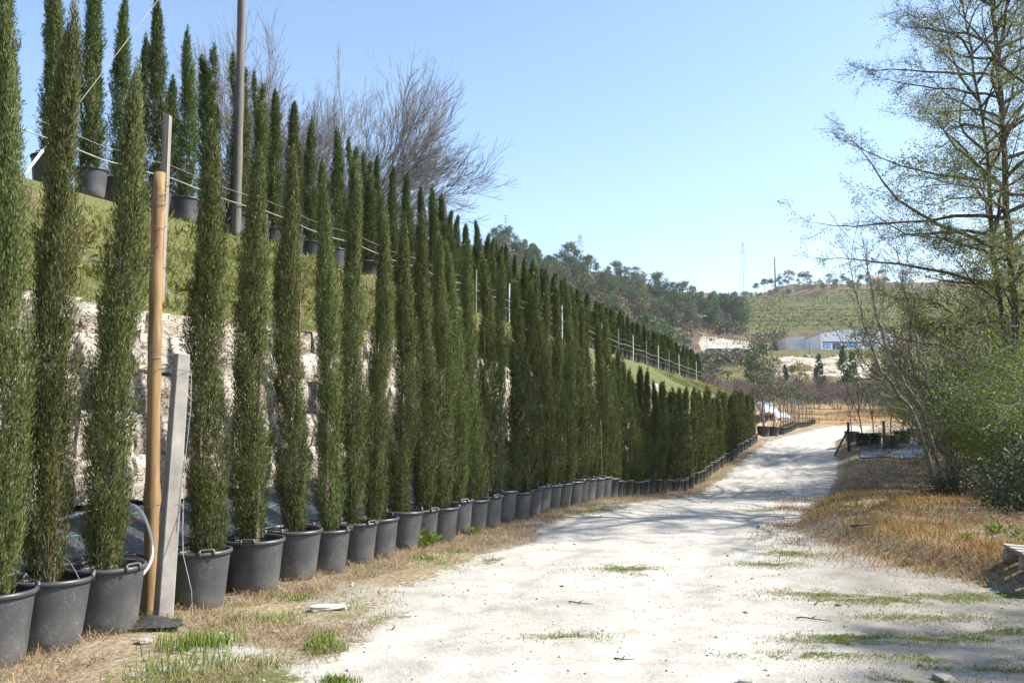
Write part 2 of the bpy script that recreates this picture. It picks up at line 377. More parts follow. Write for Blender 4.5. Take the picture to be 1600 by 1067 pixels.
def set_mask(me, rgb):
    a = me.color_attributes.new('mask', 'FLOAT_COLOR', 'POINT')
    a.data.foreach_set('color', np.concatenate([rgb, np.ones((len(rgb), 1))], 1).astype(np.float32).ravel())
def grid(us, vs):
    U, Vv = np.meshgrid(us, vs, indexing='ij'); n, m = U.shape
    idx = np.arange(n * m).reshape(n, m)
    Q = np.stack([idx[:-1, :-1], idx[1:, :-1], idx[1:, 1:], idx[:-1, 1:]], -1).reshape(-1, 4)
    return U.ravel(), Vv.ravel(), Q[:, ::-1]
# patches of green on the sandy yard, from the photograph
def gp(px, py):
    k = CAMH * F / (py - HZ); return ((px - 800) / F * k, k)
PATCH = [(*gp(880, 985), .40, .22), (*gp(975, 885), .55, .45), (*gp(1195, 876), .5, .35), (*gp(1270, 922), .75, .35), (*gp(1330, 990), .7, .22),
         (*gp(1500, 925), 1.3, .35), (*gp(1420, 955), .9, .22), (*gp(1530, 1030), .8, .16), (*gp(1400, 1050), .5, .14), (*gp(1300, 985), .5, .18),
         (*gp(1250, 1010), .6, .2), (*gp(1480, 985), .8, .2), (*gp(1350, 930), .7, .3), (*gp(1230, 860), .6, .4),
         (*gp(540, 1045), .09, .09), (*gp(1180, 790), .5, .35), (*gp(1450, 1015), .6, .15), (*gp(1570, 975), .5, .2)]
def patch_w(x, y):
    w = np.zeros_like(np.asarray(x, float))
    for cx, cy, rx, ry in PATCH:
        w = np.maximum(w, np.clip(1.2 - np.hypot((x - cx) / rx, (y - cy) / ry), 0, 1))
    return w
us = np.concatenate([np.arange(-14, -3, .6), np.arange(-3, 16, .11), np.arange(16, 44, .2), np.arange(44, 76.1, .6)])
vs = np.concatenate([np.arange(-34, -13, .7), np.arange(-13, -7, .22), np.arange(-7, .5, .11), np.arange(.5, 1.6, .2), np.array([1.72, 1.75, 1.78, 1.9, 2.0, 2.1, 2.2, 2.35]), np.arange(2.5, 6.2, .18), np.arange(6.3, 14.1, .7)])
U, Vv, Q = grid(us, vs); X, Y = xy(U, Vv)
gz = Z(X, Y)
me = mesh_np('ground', np.stack([X, Y, gz], 1), [Q], M['ground'], True)
le, be = left_edge(U), bank_edge(U)
sandm = sstep(.35, -.15, Vv - le) * sstep(-.35, .25, Vv - be)
verge_sand = (Vv > le) * (Vv < .4) * np.clip(fbm(U * .9, Vv * .9, 51) * 1.1 - .16 - .14 * (Vv - le), 0, .55)
spur = np.clip(sstep(46, 48, U) * (1 - sstep(56, 60, U)) * (Vv < -2) * sstep(-20, -15, Vv) * (.35 + .5 * fbm(U * .3, Vv * .3, 4)), 0, 1)
far_cross = sstep(64, 68, U) * (Vv < -1.2) * (1 - sstep(80, 84, U)) * .9
sandm = np.maximum.reduce([sandm, verge_sand, spur, far_cross])
wallr = (Vv > 1.6) * (Vv < 2.4)
sandm = np.where(wallr, .05, sandm)
pw = patch_w(X, Y)
grn = np.maximum(pw * .55, (Vv > 2.3) * np.clip(.25 + 1.0 * fbm(U * .8, Vv * .8, 8) + .1 * (Vv - 3), 0, 1))
grn = np.maximum(grn, (Vv > le - .3) * (Vv < .3) * np.clip(fbm(U * .8, Vv * 1.2, 9) - .28, 0, .6))
grn = np.maximum(grn, (Vv < be - 3.5) * np.clip(fbm(U * .25, Vv * .25, 19) - .2, 0, .55))
dry = np.clip(.35 + (Vv < le + 4) * (Vv < 2) * .35 + .25 * (Vv < be), 0, .85) * (1 - (Vv > 5.9) * .4)
set_mask(me, np.stack([sandm, grn, dry], 1))
vc = np.interp(U, [0, 5, 12, 30, 60], [-3.7, -3.1, -2.4, -2.2, -2.3])
wear = np.maximum(np.exp(-((Vv - vc - .78) / .30) ** 2), np.exp(-((Vv - vc + .78) / .30) ** 2)) * (.55 + .6 * fbm(U * .4, Vv * 2, 23))
wear = np.maximum(wear, .95 * sstep(2.5, 1.3, np.abs(Vv - vc)) * (.62 + .6 * fbm(U * .3, Vv * .7, 24)))
wa_ = me.attributes.new('wear', 'FLOAT', 'POINT'); wa_.data.foreach_set('value', np.clip(wear, 0, 1).astype(np.float32))
struct(link('ground', me))
# far land: polar sheet out to the ridges
ang = np.concatenate([np.radians(np.arange(-180, -34, 3.0)), np.radians(np.arange(-34, 36, .22)), np.radians(np.arange(36, 180.1, 3.0))])
rad = np.concatenate([np.arange(8, 60, 3.0), np.arange(60, 130, 2.5), np.arange(130, 275, 2.5), np.arange(275, 370, 1.6), np.arange(370, 530, 1.7), np.arange(530, 650, 4), np.arange(650, 901, 25)])
A, R, Q = grid(ang, rad); X, Y = R * np.sin(A), R * np.cos(A); fz = Z(X, Y)
fu, fv = uv(X, Y); inside = (fu > -13.6) & (fu < 75.6) & (fv > -33.6) & (fv < 13.7)
fz = fz - np.where(inside, .35, 0)
deep = (fu > -10) & (fu < 72) & (fv > -30) & (fv < 10)
keep = ~deep[Q].all(1)
me = mesh_np('hillside', np.stack([X, Y, fz], 1), [Q[keep]], M['hill'], True)
col = 800 + F * X / np.maximum(Y, R * .25); dd = .5 * Y + .5 * R
nr = fbm(X * .05, Y * .05, 14)
rock = sstep(1180, 1215, col + 60 * (nr - .5)) * sstep(226, 238, dd) * (1 - sstep(266, 272, dd)) * (.30 + .55 * fbm(X * .08, Y * .08, 15))
rock = np.maximum(rock, sstep(1085, 1100, col) * (1 - sstep(1180, 1195, col)) * sstep(346, 350, dd) * (1 - sstep(366, 372, dd)) * (.45 + .5 * nr))
rock = np.maximum(rock, np.exp(-((col - 1105) / 12) ** 2 - ((dd - 400) / 10) ** 2) * 1.0)
rock = np.maximum(rock, sstep(1090, 1110, col) * (1 - sstep(1150, 1200, col)) * sstep(575, 600, dd) * .6)
gr = sstep(1120, 1180, col) * sstep(372, 385, dd) * (1 - sstep(520, 535, dd)) * .85
gr = np.maximum(gr, sstep(1070, 1090, col) * sstep(268, 274, dd) * (1 - sstep(303, 306, dd)) * 1.0)
gr = np.maximum(gr, sstep(1060, 1100, col) * (1 - sstep(1190, 1230, col)) * sstep(200, 240, dd) * (1 - sstep(268, 280, dd)) * .62)
gr = np.maximum(gr, (dd < 200) * np.clip(fbm(X * .06, Y * .06, 16) * 1.2 - .2, 0, .8))
ea = (dd > 70) * (1 - sstep(170, 200, dd)) * np.clip(fbm(X * .05, Y * .10, 17) * 1.3 - .2, 0, .75) * sstep(1080, 1150, col)
paved = sstep(1060, 1080, col) * sstep(306, 309, dd) * (1 - sstep(344, 348, dd)) * .8
set_mask(me, np.stack([np.maximum(rock, paved), gr, ea], 1)); struct(link('hillside', me))

# ------------------------------------------------------------------ cypress meshes (shared)
def cypress_mesh(seed, H, R, nspray, nleaf, ll, lw, mat, tips=1, fat=1.0):
    rng = np.random.default_rng(seed)
    z0 = .10
    tb = np.where(np.arange(nspray) < nspray * .07, rng.uniform(-.075, .03, nspray), rng.uniform(0, 1, nspray) ** .92)
    L = rng.uniform(.20, .42, nspray)
    zb = z0 + tb * (H - z0 - .25)
    an = rng.uniform(0, 2 * math.pi, nspray)
    t1 = np.clip((zb + L * .7 - z0) / (H - z0), 0, 1)
    prof = np.interp(t1, [0, .03, .1, .25, .5, .68, .84, .94, 1], [.80, .90, .99, 1.03, .92, .72, .45, .24, .06])
    lump = 1 + .60 * (fbm(an * 1.1 + seed, zb * 2.2, seed) - .5) + .10 * np.sin(zb * 7 + seed) + .12 * np.sin(zb * 2.3 + an + seed * 2)
    Rr = R * prof * lump * rng.uniform(.72, 1.12, nspray)
    # axis sway, twin tips
    sx = lambda z: .05 * np.sin(z * 1.1 + seed * 1.7) + .02 * np.sin(z * 3.1 + seed)
    sy = lambda z: .05 * np.cos(z * 0.9 + seed * 2.1)
    tw = (rng.integers(0, 2, nspray) if tips == 2 else np.zeros(nspray, int))
    def axis(z):
        s = np.clip((z - H * .62) / (H * .38), 0, 1) * (tips == 2)
        return np.stack([sx(z) + np.where(tw == 1, .16, -.07) * s, sy(z) + np.where(tw == 1, .06, -.03) * s], 1)
    Hs = np.where(tw == 1, .86, 1.0)
    zb = np.where(zb > H * .62, H * .62 + (zb - H * .62) * Hs, zb)
    r0 = Rr * rng.uniform(.15, .5, nspray)
    a0, a1 = axis(zb), axis(zb + L)
    ca, sa = np.cos(an), np.sin(an)
    p0 = np.stack([a0[:, 0] + ca * r0, a0[:, 1] + sa * r0, zb], 1)
    p1 = np.stack([a1[:, 0] + ca * Rr, a1[:, 1] + sa * Rr, zb + L], 1)
    s = rng.uniform(.05, 1.02, (nspray, nleaf)) ** .8
    # concave bend: sprays run out then up
    c = p0[:, None] + (p1 - p0)[:, None] * s[..., None]
    c[..., 2] -= (np.sin(s * math.pi) * .03)
    c[..., 2] = np.maximum(c[..., 2], .03 + .05 * rng.random(c.shape[:2]))
    jit = rng.normal(size=c.shape) * (.024 * fat) * (1.15 - .6 * s)[..., None]
    c = (c + jit).reshape(-1, 3)
    sd_ = norm(p1 - p0)[:, None].repeat(nleaf, 1).reshape(-1, 3)
    out = np.stack([ca, sa, np.zeros(nspray)], 1)[:, None].repeat(nleaf, 1).reshape(-1, 3)
    n = len(c)
    d = sd_ + out * rng.uniform(-.1, .55, (n, 1)) + rng.normal(size=(n, 3)) * .32 + np.array([[0, 0, .35]])
    return leaves('crown', c, d, rng.uniform(.6, 1.35, n) * ll, rng.uniform(.7, 1.3, n) * lw, rng, mat, .4, out)
HI = [cypress_mesh(100 + i, 3.5, .182, 640, 80, .036, .0072, M['cyp'], 1) for i in range(6)]
MID = [cypress_mesh(200 + i, 3.5, .186, 480, 38, .052, .0115, M['cyp'], 1) for i in range(5)]
TER = [cypress_mesh(300 + i, 3.6, .190, 460, 38, .055, .013, M['cyp2'], 2 if i == 3 else 1) for i in range(5)]
LOW = [cypress_mesh(400 + i, 3.5, .172, 210, 18, .10, .027, M['cyp'], 1, 1.4) for i in range(4)]
LOWT = [cypress_mesh(500 + i, 3.6, .175, 210, 18, .10, .028, M['cyp2'], 1, 1.4) for i in range(4)]
def stem_mesh(seed, detail=True):
    rng = np.random.default_rng(seed); sg = []
    for k in range(7 if detail else 3):
        a = rng.uniform(0, 6.28); r = rng.uniform(.0, .035); p = np.array([r * math.cos(a), r * math.sin(a), -.04]); rr = rng.uniform(.006, .014) if k else .022
        top = rng.uniform(.5, 1.1) if k else 2.6; q = p.copy(); ns = 5
        for i in range(ns):
            nq = q + np.array([rng.normal() * .015 + math.cos(a) * .004, rng.normal() * .010 + math.sin(a) * .004, top / ns])
            sg.append((*q, *nq, rr * (1 - .13 * i), rr * (1 - .13 * (i + 1)))); q = nq
    if detail:
        for k in range(40):
            a = rng.uniform(0, 6.28); z = rng.uniform(.0, .5); p = np.array([.02 * math.cos(a), .02 * math.sin(a), z])
            q = p + np.array([math.cos(a) * rng.uniform(.04, .12), math.sin(a) * rng.uniform(.04, .12), rng.uniform(.06, .25)])
            sg.append((*p, *q, .004, .0015))
    return segs_mesh('trunk', sg, M['cyptwig'], 5)
STEM = [stem_mesh(i) for i in range(3)]; STEML = stem_mesh(9, False)
PH, PR = .46, .272
def pot_meshes():
    body = MB().lathe([(.0, .004), (.19, .0), (.205, .012), (.222, .10), (.252, .40), (.256, PH - .035), (.250, PH - .03), (.246, PH - .06), (.236, .30)], 32).mesh('pot', M['pot'], True)
    rim = MB().lathe([(.254, PH - .034), (.270, PH - .032), (.275, PH - .012), (.270, PH), (.258, PH + .003), (.248, PH - .006), (.246, PH - .034)], 32).mesh('rim', M['rim'], True)
    h = MB()
    for s in (-1, 1): h.box((.268, s * .055, PH - .004), (.02, .016, .055))
    pts = [(.268 + .012 * math.cos(k / 6 * math.pi - math.pi / 2) * 0, -.055 + .11 * k / 6, PH + .022) for k in range(7)]
    h.tube(pts, .009, 6)
    hd = h.mesh('handle', M['rim'], True)
    soil = MB(); V = [(0, 0, PH - .065)]; rg = random.Random(4)
    for r in (.12, .243):
        for j in range(20): a = j / 20 * 6.2832; V.append((r * math.cos(a), r * math.sin(a), PH - .07 + rg.uniform(-.012, .02)))
    Fc = [(0, 1 + j, 1 + (j + 1) % 20) for j in range(20)] + [(1 + j, 21 + j, 21 + (j + 1) % 20, 1 + (j + 1) % 20) for j in range(20)]
    so = soil.add(V, Fc).mesh('soil', M['soil'], True)
    far = MB().lathe([(.0, .004), (.195, .0), (.222, .10), (.254, PH - .034), (.274, PH - .03), (.272, PH), (.248, PH - .004), (.244, PH - .07)], 16).mesh('pot', M['pot'], True)
    return body, rim, hd, so, far
POT, RIM, HAND, SOIL, POTF = pot_meshes()
RG = random.Random(7)
def potted(u, v, h, crown, label, group=None, detail=2, rad=1.0, ps=1.0, tilt=(0, 0), pot_z=None, base=3.5, yaw=None):
    x, y = xy(u, v); z = Zf(x, y) - .012 if pot_z is None else pot_z
    # rest on the lowest side of its footprint
    rz = RG.uniform(0, 6.28) if yaw is None else yaw
    t = thing('potted_cypress', label, 'potted cypress', (x, y, z), 0, group)
    po = link('pot', POT if detail == 2 else POTF, t, rot=(RG.uniform(-.025, .025), RG.uniform(-.025, .025), rz), scale=(ps, ps, ps))
    if detail == 2:
        link('rim', RIM, po)
        link('handle', HAND, po); link('handle', HAND, po, rot=(0, 0, math.pi))
        link('soil', SOIL, t, scale=(ps, ps, ps), rot=(0, 0, rz))
    else: link('soil', SOIL, t, scale=(ps * .98, ps * .98, ps))
    sz = h / base
    link('trunk', STEM[RG.randrange(3)] if detail == 2 else STEML, t, (0, 0, (PH - .07) * ps), (0, 0, RG.uniform(0, 6.28)), (1, 1, sz))
    link('crown', crown, t, (0, 0, (PH - .06) * ps), (tilt[0], tilt[1], RG.uniform(0, 6.28)), (rad, rad, sz))
    return t
def ordn(n):
    w = ['zeroth', 'first', 'second', 'third', 'fourth', 'fifth', 'sixth', 'seventh', 'eighth', 'ninth', 'tenth', 'eleventh', 'twelfth']
    if n < len(w): return w[n]
    return f"{n}{'th' if 10 <= n % 100 <= 20 else {1: 'st', 2: 'nd', 3: 'rd'}.get(n % 10, 'th')}"
def row_d(px): return -5.76 / ((px - 800) / F - .4203)
def row_u(px):
    d = row_d(px); return uv((px - 800) / F * d, d)[0]
PX = [-4, 88, 175, 315, 399, 459, 513, 556, 594, 629, 658, 684, 710, 736, 760, 783]
us_big = [row_u(p) for p in PX]
while row_d(0) and us_big[-1] < row_u(942): us_big.append(us_big[-1] + RG.uniform(.47, .53))
HT = {0: 3.75, 1: 3.95, 2: 3.72, 3: 3.55, 4: 3.5, 5: 3.62, 6: 3.55, 7: 3.7, 8: 3.4}
for i, u in enumerate(us_big):
    if i == 0: lab = 'tall potted cypress cut by the left picture edge, nearest of the roadside row'
    elif i == 1: lab = 'tall potted cypress with its crown running out of the top, second from left edge'
    elif i == 2: lab = 'potted cypress directly left of the brown log post, white hoop at its pot'
    elif i == 3: lab = 'potted cypress immediately right of the leaning concrete post, in full-size black pot'
    else: lab = f'tall potted cypress in roadside row, {ordn(i - 2)} to the right of the concrete post'
    h = HT.get(i, 3.5 - .02 * max(0, i - 9) + RG.uniform(-.14, .14))
    tl = {0: (0, 0), 1: (0, 0), 2: (0, .015)}.get(i, (RG.uniform(-.02, .02), RG.uniform(-.02, .02)))
    potted(u, RG.uniform(-.03, .03), h, (HI[i % 6] if i < 14 else MID[i % 5]), lab, 'cypresses in big pots along the road', 2 if i < 26 else 1,
           RG.uniform(.84, 1.12) * (.93 if i < 3 else 1), 1.02 if i < 6 else .97, tl)
u = us_big[-1] + .45; k = 0; end = row_u(1174)
while u < end:
    k += 1; fr = (u - us_big[-1]) / (end - us_big[-1])
    lab = (f'short cypress in small pot, {ordn(k)} after the tall stretch of the roadside row' if k <= 18 else
           'small potted cypress packed in the far half of the short roadside row')
    potted(u, RG.uniform(-.05, .05), np.interp(fr, [0, .1, .45, 1], [2.75, 2.45, 2.25, 1.6]) * RG.uniform(.93, 1.08), (MID if k < 12 else LOW)[k % (5 if k < 12 else 4)], lab,
           'short cypresses in small pots at the far end of the roadside row' if k > 18 else 'short cypresses in small pots along the road', 1, RG.uniform(.85, 1.05) * .92, .78)
    u += RG.uniform(.40, .46)
# terrace rows
TV = 6.67
TUX, TUH = [8, 12.3, 15.8, 20, 25.3, 28.5, 35.4, 45.8, 63], [3.6, 3.3, 2.95, 2.8, 2.45, 2.2, 2.0, 1.75, 1.6]
pole_u = uv(*[P(372, 385, 17.3)[i] for i in (0, 1)])[0]
tu = []; u = 8.3
while u < 62: tu.append(u); u += RG.uniform(.62, .85) if u < 20 else RG.uniform(.60, .70)
left_of = [q for q in tu if q < pole_u - .2]; right_of = [q for q in tu if q >= pole_u - .2]
for q in tu:
    if q in left_of: lab = f'potted cypress on the terrace edge, {ordn(len(left_of) - left_of.index(q))} to the left of the utility pole'
    elif right_of.index(q) < 22: lab = f'potted cypress on the terrace edge, {ordn(right_of.index(q) + 1)} to the right of the utility pole'
    else: lab = 'distant potted cypress on the front edge of the far terrace stretch'
    g = 'cypresses along the far terrace edge' if lab.startswith('distant') else 'cypresses along the terrace edge'
    near = q < 32
    potted(q, TV + RG.uniform(-.08, .08), np.interp(q, TUX, TUH) * RG.uniform(.92, 1.06), (TER if near else LOWT)[RG.randrange(5 if near else 4)], lab, g, 2 if q < 18 else 1,
           RG.uniform(.92, 1.15) * np.interp(q, [8, 20, 35], [1.05, 1.05, .95]), 1.0, (RG.uniform(-.02, .02), RG.uniform(-.02, .02)), base=3.6)
q = 8.9; n2 = 0
while q < 60:
    n2 += 1
    potted(q, TV + 1.35 + RG.uniform(-.1, .1), np.interp(q, TUX, TUH) * RG.uniform(.9, 1.06), (TER if q < 26 else LOWT)[RG.randrange(5 if q < 26 else 4)],
           (f'potted cypress in the second terrace row, {ordn(n2)} from the left end' if n2 < 21 else 'distant potted cypress in the far stretch of the second terrace row'), 'cypresses of the second terrace row' + ('' if n2 < 21 else ', far stretch'), 1, RG.uniform(.9, 1.15) * np.interp(q, [8, 20, 35], [1.05, 1.05, .95]), 1.0, (RG.uniform(-.02, .02), RG.uniform(-.02, .02)), base=3.6)
    q += RG.uniform(.85, 1.15) if q < 26 else RG.uniform(.72, .9)

# ------------------------------------------------------------------ stone wall behind the row
def wall_mat():
    m, t, o = new_mat('sandy_stone'); c = coord(t, 'Object'); oi = N(t, 'ObjectInfo')
    n1, n2 = noise(t, 2.5, 5, .65, c), noise(t, 30, 4, .7, c)
    col = mixc(t, ramp(t, n1, [(.3, 0.), (.65, 1.)]), (.20, .165, .125), (.46, .42, .36))
    col = mixc(t, ramp(t, n2, [(.62, 0.), (.75, .6)]), col, (.12, .10, .075))
    vo = N(t, 'TexVoronoi', feature='DISTANCE_TO_EDGE'); vo.inputs['Scale'].default_value = 2.3; vv = N(t, 'VectorMath', operation='ADD'); t.links.new(c, vv.inputs[0])
    nd = N(t, 'TexNoise'); nd.inputs['Scale'].default_value = 5; t.links.new(c, nd.inputs['Vector']); t.links.new(nd.outputs['Color'], vv.inputs[1])
    of = N(t, 'VectorMath', operation='ADD'); t.links.new(vv.outputs[0], of.inputs[0]); cb_ = N(t, 'CombineXYZ'); t.links.new(math_(t, 'MULTIPLY', oi.outputs['Random'], 30), cb_.inputs[0]); t.links.new(cb_.outputs[0], of.inputs[1]); t.links.new(of.outputs[0], vo.inputs['Vector'])
    crack = ramp(t, vo.outputs['Distance'], [(.0, 0.), (.05, 1.)]); col = mixc(t, crack, (.07, .058, .045), col); n1 = math_(t, 'ADD', n1, math_(t, 'MULTIPLY', crack, .5))
    hs = N(t, 'HueSaturation'); t.links.new(col, hs.inputs['Color']); t.links.new(math_(t, 'ADD', math_(t, 'MULTIPLY', oi.outputs['Random'], .5), .75), hs.inputs['Value'])
    finish(t, o, hs.outputs[0], .92, .1, math_(t, 'ADD', n1, math_(t, 'MULTIPLY', n2, .4)), .8, .04); return m
M['stone'] = wall_mat()
def rock_mesh(seed, mat, n=2, amp=.16, name='stone', square=.45):
    rng = np.random.default_rng(seed); bm = bmesh.new(); bmesh.ops.create_cube(bm, size=1.0)
    bmesh.ops.subdivide_edges(bm, edges=bm.edges[:], cuts=n - 1 if n > 1 else 1, use_grid_fill=True)
    for v in bm.verts:
        p = np.array(v.co); sph = p / (np.linalg.norm(p) + 1e-9) * .62
        p = p * (1 - square) + sph * square + rng.normal(size=3) * amp * .25
        v.co = Vector(p)
    bmesh.ops.triangulate(bm, faces=bm.faces[:])
    m_ = bpy.data.meshes.new(name); bm.to_mesh(m_); bm.free(); m_.materials.append(mat); return m_
WST = [rock_mesh(30 + i, M['stone'], 3, .13, 'stone', .28) for i in range(8)]
wall = thing('retaining_wall', 'rough pale stone retaining wall behind the roadside cypresses, below the grassy bank', 'wall', (*xy(8, 1.9), .8))
wall_inv = wall.matrix_basis.inverted()
ROWYAW = math.atan2(EU[1], EU[0])
cnt = 0
for c in range(5):
    z0 = [.72, 1.12, 1.55, 1.95, 2.32][c]; hh = [.44, .46, .44, .42, .36][c]; u = -1.5 + RG.uniform(0, .5)
    while u < (19 if c else 14):
        w = RG.uniform(.38, .95); uu = u + w / 2; x, y = xy(uu, 1.74 + .085 * c + RG.uniform(-.05, .05))
        o = link('stone', WST[RG.randrange(8)], wall, Vector((x, y, float(base_g(uu)) + z0 + hh / 2 + RG.uniform(-.04, .04))) - wall.location,
                 (RG.uniform(-.06, .06), RG.uniform(-.06, .06), ROWYAW + RG.uniform(-.12, .12) + (math.pi if RG.random() < .5 else 0)), (w * .99, .5, hh * RG.uniform(.94, 1.1)))
        u += w; cnt += 1
# distant rest of the wall as one piece
mb_v, mb_f, off = [], [], 0
for c in range(5):
    u = 19.0
    while u < 30:
        w = RG.uniform(.5, 1.0); msh = WST[RG.randrange(8)]
        x, y = xy(u + w / 2, 1.76 + .085 * c); Mx = Matrix.Translation(Vector((x, y, float(base_g(u)) + .95 + .42 * c)) - wall.location) @ Matrix.Rotation(ROWYAW, 4, 'Z') @ Matrix.Diagonal((w, .5, .46, 1))
        V = [Mx @ v.co for v in msh.vertices]; mb_v += V; mb_f += [tuple(i + off for i in p.vertices) for p in msh.polygons]; off += len(V); u += w
mm = bpy.data.meshes.new('far_stones'); mm.from_pydata(mb_v, [], mb_f); mm.materials.append(M['stone'])
fo = link('far_stones', mm, wall); fo['kind'] = 'stuff'

# weed-control fabric between pots and wall
def fabric_mat():
    m, t, o = new_mat('weed_fabric'); c = coord(t, 'UV'); s = N(t, 'SeparateXYZ'); t.links.new(c, s.inputs[0])
    fr = math_(t, 'FRACT', math_(t, 'MULTIPLY', s.outputs[1], 4.2))
    line = math_(t, 'LESS_THAN', fr, .03)
    n = noise(t, 3, 4, .6, coord(t)); n2 = noise(t, 30, 3, .6, coord(t))
    col = mixc(t, ramp(t, n2, [(.45, 0.), (.8, 1.)]), (.022, .025, .03), (.085, .085, .085))
    col = mixc(t, line, col, (.03, .22, .12))
    finish(t, o, col, .42, .5, n, .5, .05); return m
M['fabric'] = fabric_mat()
U, Vv, Q = grid(np.arange(-3, 30, .12), np.arange(.22, 1.80, .08)); X, Y = xy(U, Vv)
zz = Z(X, Y) + .04 + .10 * (fbm(U * 1.2, Vv * 1.6, 61) - .3) + .05 * (fbm(U * 5, Vv * 2.5, 62) - .5)
me = mesh_np('weed_fabric', np.stack([X, Y, np.maximum(zz, Z(X, Y) + .015)], 1), [Q], M['fabric'], True)
uvl = me.uv_layers.new(name='UVMap'); li = np.zeros(len(me.loops), np.int32); me.loops.foreach_get('vertex_index', li)
uvl.data.foreach_set('uv', np.stack([U, Vv], 1)[li].astype(np.float32).ravel())
thing('weed_fabric', 'black weed-control fabric with thin green lines, spread between pots and stone wall', 'ground cloth', me=me)

# ------------------------------------------------------------------ posts, log, utility pole, wires
def wood(name, c1, c2, sc=(14, 14, 1.2), rough=.75):
    m, t, o = new_mat(name); c = coord(t, 'Object', sc); n = noise(t, 1.0, 6, .65, c, .6); k = noise(t, 2.5, 2, .5, coord(t))
    col = ramp(t, n, [(.3, c1), (.62, c2)]); col = mixc(t, ramp(t, k, [(.62, 0.), (.74, .7)]), col, tuple(x * .35 for x in c1))
    finish(t, o, col, rough, .2, n, .5, .01); return m
M['log'] = wood('peeled_log', (.11, .066, .032), (.31, .20, .095))
M['greywood'] = wood('weathered_wood', (.12, .105, .09), (.30, .27, .235), (9, 9, .6))
M['polewood'] = wood('grey_pole_wood', (.07, .063, .056), (.17, .152, .135), (9, 9, .6))
M['conc'] = plain('concrete', (.20, .185, .165), (.33, .305, .27), 6, .9, .15, .3)
M['wire'] = plain('galvanised_wire', (.16, .16, .165), (.28, .28, .28), 5, .6, .3)
M['pipe'] = plain('dusty_pipe', (.18, .18, .18), (.34, .34, .33), 3, .5, .3)
M['white'] = plain('white_plastic', (.68, .68, .66), (.78, .78, .76), 6, .4, .4)
M['darkpl'] = plain('black_hose', (.02, .02, .022), (.05, .05, .05), 6, .4, .5)
def irregular_pole(p0, p1, r0, r1, n, k, amp, seed, name, mat):
    rg = np.random.default_rng(seed); mb = MB(); pts, rr = [], []
    p0, p1 = Vector(p0), Vector(p1); s1, s2 = rg.uniform(0, 6, 2)
    for i in range(n + 1):
        t = i / n; q = p0.lerp(p1, t) + Vector((math.sin(t * 5 + s1), math.cos(t * 4 + s2), 0)) * amp * .6
        pts.append(q); rr.append((r0 * (1 - t) + r1 * t) * (1 + rg.normal() * amp * .9 / max(r0, .05) * .35))
    mb.tube(pts, rr, k); me = mb.mesh(name, mat, True); return me
lb = P(232, 962, 7.12); lt = P(250, 270, 7.2); lb.z = Zf(lb.x, lb.y) - .1
log = thing('log_post', 'round brown peeled log post standing between the pots, wires tied round it', 'post', lb)
link('shaft', irregular_pole((0, 0, 0), lt - lb, .058, .047, 26, 14, .014, 3, 'shaft', M['log']), log)
for py in (300, 316, 352, 557, 775):
    q = P(246 - (py - 300) * .02, py, 7.14) - lb; mb = MB()
    c0 = Vector((0, 0, 0)).lerp(lt - lb, (q.z) / (lt - lb).z)
    mb.tube([c0 + Vector((.064 * math.cos(a), .064 * math.sin(a), .01 * math.sin(a))) for a in np.linspace(0, 6.283, 17)], .0025, 4, False)
    link('tie_wire', mb.mesh('tie_wire', M['wire']), log)
gb, gt = P(250, 470, 7.31), P(262, 181, 7.31); ax = gt - gb
gp_ = thing('grey_post', 'grey weathered wooden post lashed behind the log post, rising above its top', 'post', gb)
mb = MB(); Mx = ax.to_track_quat('Z', 'Y').to_matrix()
mb.box(Mx @ Vector((0, 0, ax.length / 2)), (.062, .05, ax.length), Mx); me = mb.mesh('shaft', M['greywood'])
link('shaft', me, gp_)
for f in (.18, .62):
    mb = MB(); cc = ax * f
    mb.tube([cc + Vector((.055 * math.cos(a), -.05 + .09 * math.sin(a), .01 * math.cos(a))) for a in np.linspace(0, 6.283, 17)], .003, 4, False)
    link('tie_wire', mb.mesh('tie_wire', M['wire']), gp_)
cb = P(254, 952, 6.98); ct = P(284, 553, 7.02); cb.z = Zf(cb.x, cb.y) - .12; ax = ct - cb
cp = thing('concrete_post', 'square grey concrete post leaning right beside the brown log post', 'post', cb)
bm = bmesh.new(); bmesh.ops.create_cube(bm, size=1)
for v in bm.verts:
    tpr = .060 if v.co.z < 0 else .050
    v.co = Vector((v.co.x * 2 * tpr, v.co.y * 2 * tpr, (v.co.z + .5) * ax.length))
bmesh.ops.bevel(bm, geom=bm.edges[:], offset=.007, segments=1, affect='EDGES')
mx = ax.to_track_quat('Z', 'Y').to_matrix().to_4x4() @ Matrix.Rotation(math.radians(12), 4, 'Z'); bm.transform(mx)
me = bpy.data.meshes.new('shaft'); bm.to_mesh(me); bm.free(); me.materials.append(M['conc']); link('shaft', me, cp)
mb = MB(); q0 = ct - cb - ax * .06
mb.tube([q0 + Vector((-.22, .1, .01)), q0 + Vector((-.06, -.07, .015)), q0 + Vector((.05, -.07, -.005)), q0 + Vector((.075, .03, -.01)), q0 + Vector((.078, .03, -.3)), q0 + Vector((.06, -.02, -.75)), q0 + Vector((.07, -.04, -1.2))], .003, 4, False)
link('wire', mb.mesh('wire', M['wire']), cp)
mb = MB(); q0 = ax * .45
mb.tube([q0 + Vector((-.30, .0, -.05)), q0 + Vector((-.15, -.08, 0)), q0 + Vector((.0, -.068, .02)), q0 + Vector((.09, .0, .01)), q0 + Vector((.14, -.1, -.35)), q0 + Vector((.22, -.12, -.62)), q0 + Vector((.24, -.14, -.80))], .003, 4, False)
link('wire', mb.mesh('wire', M['wire']), cp)
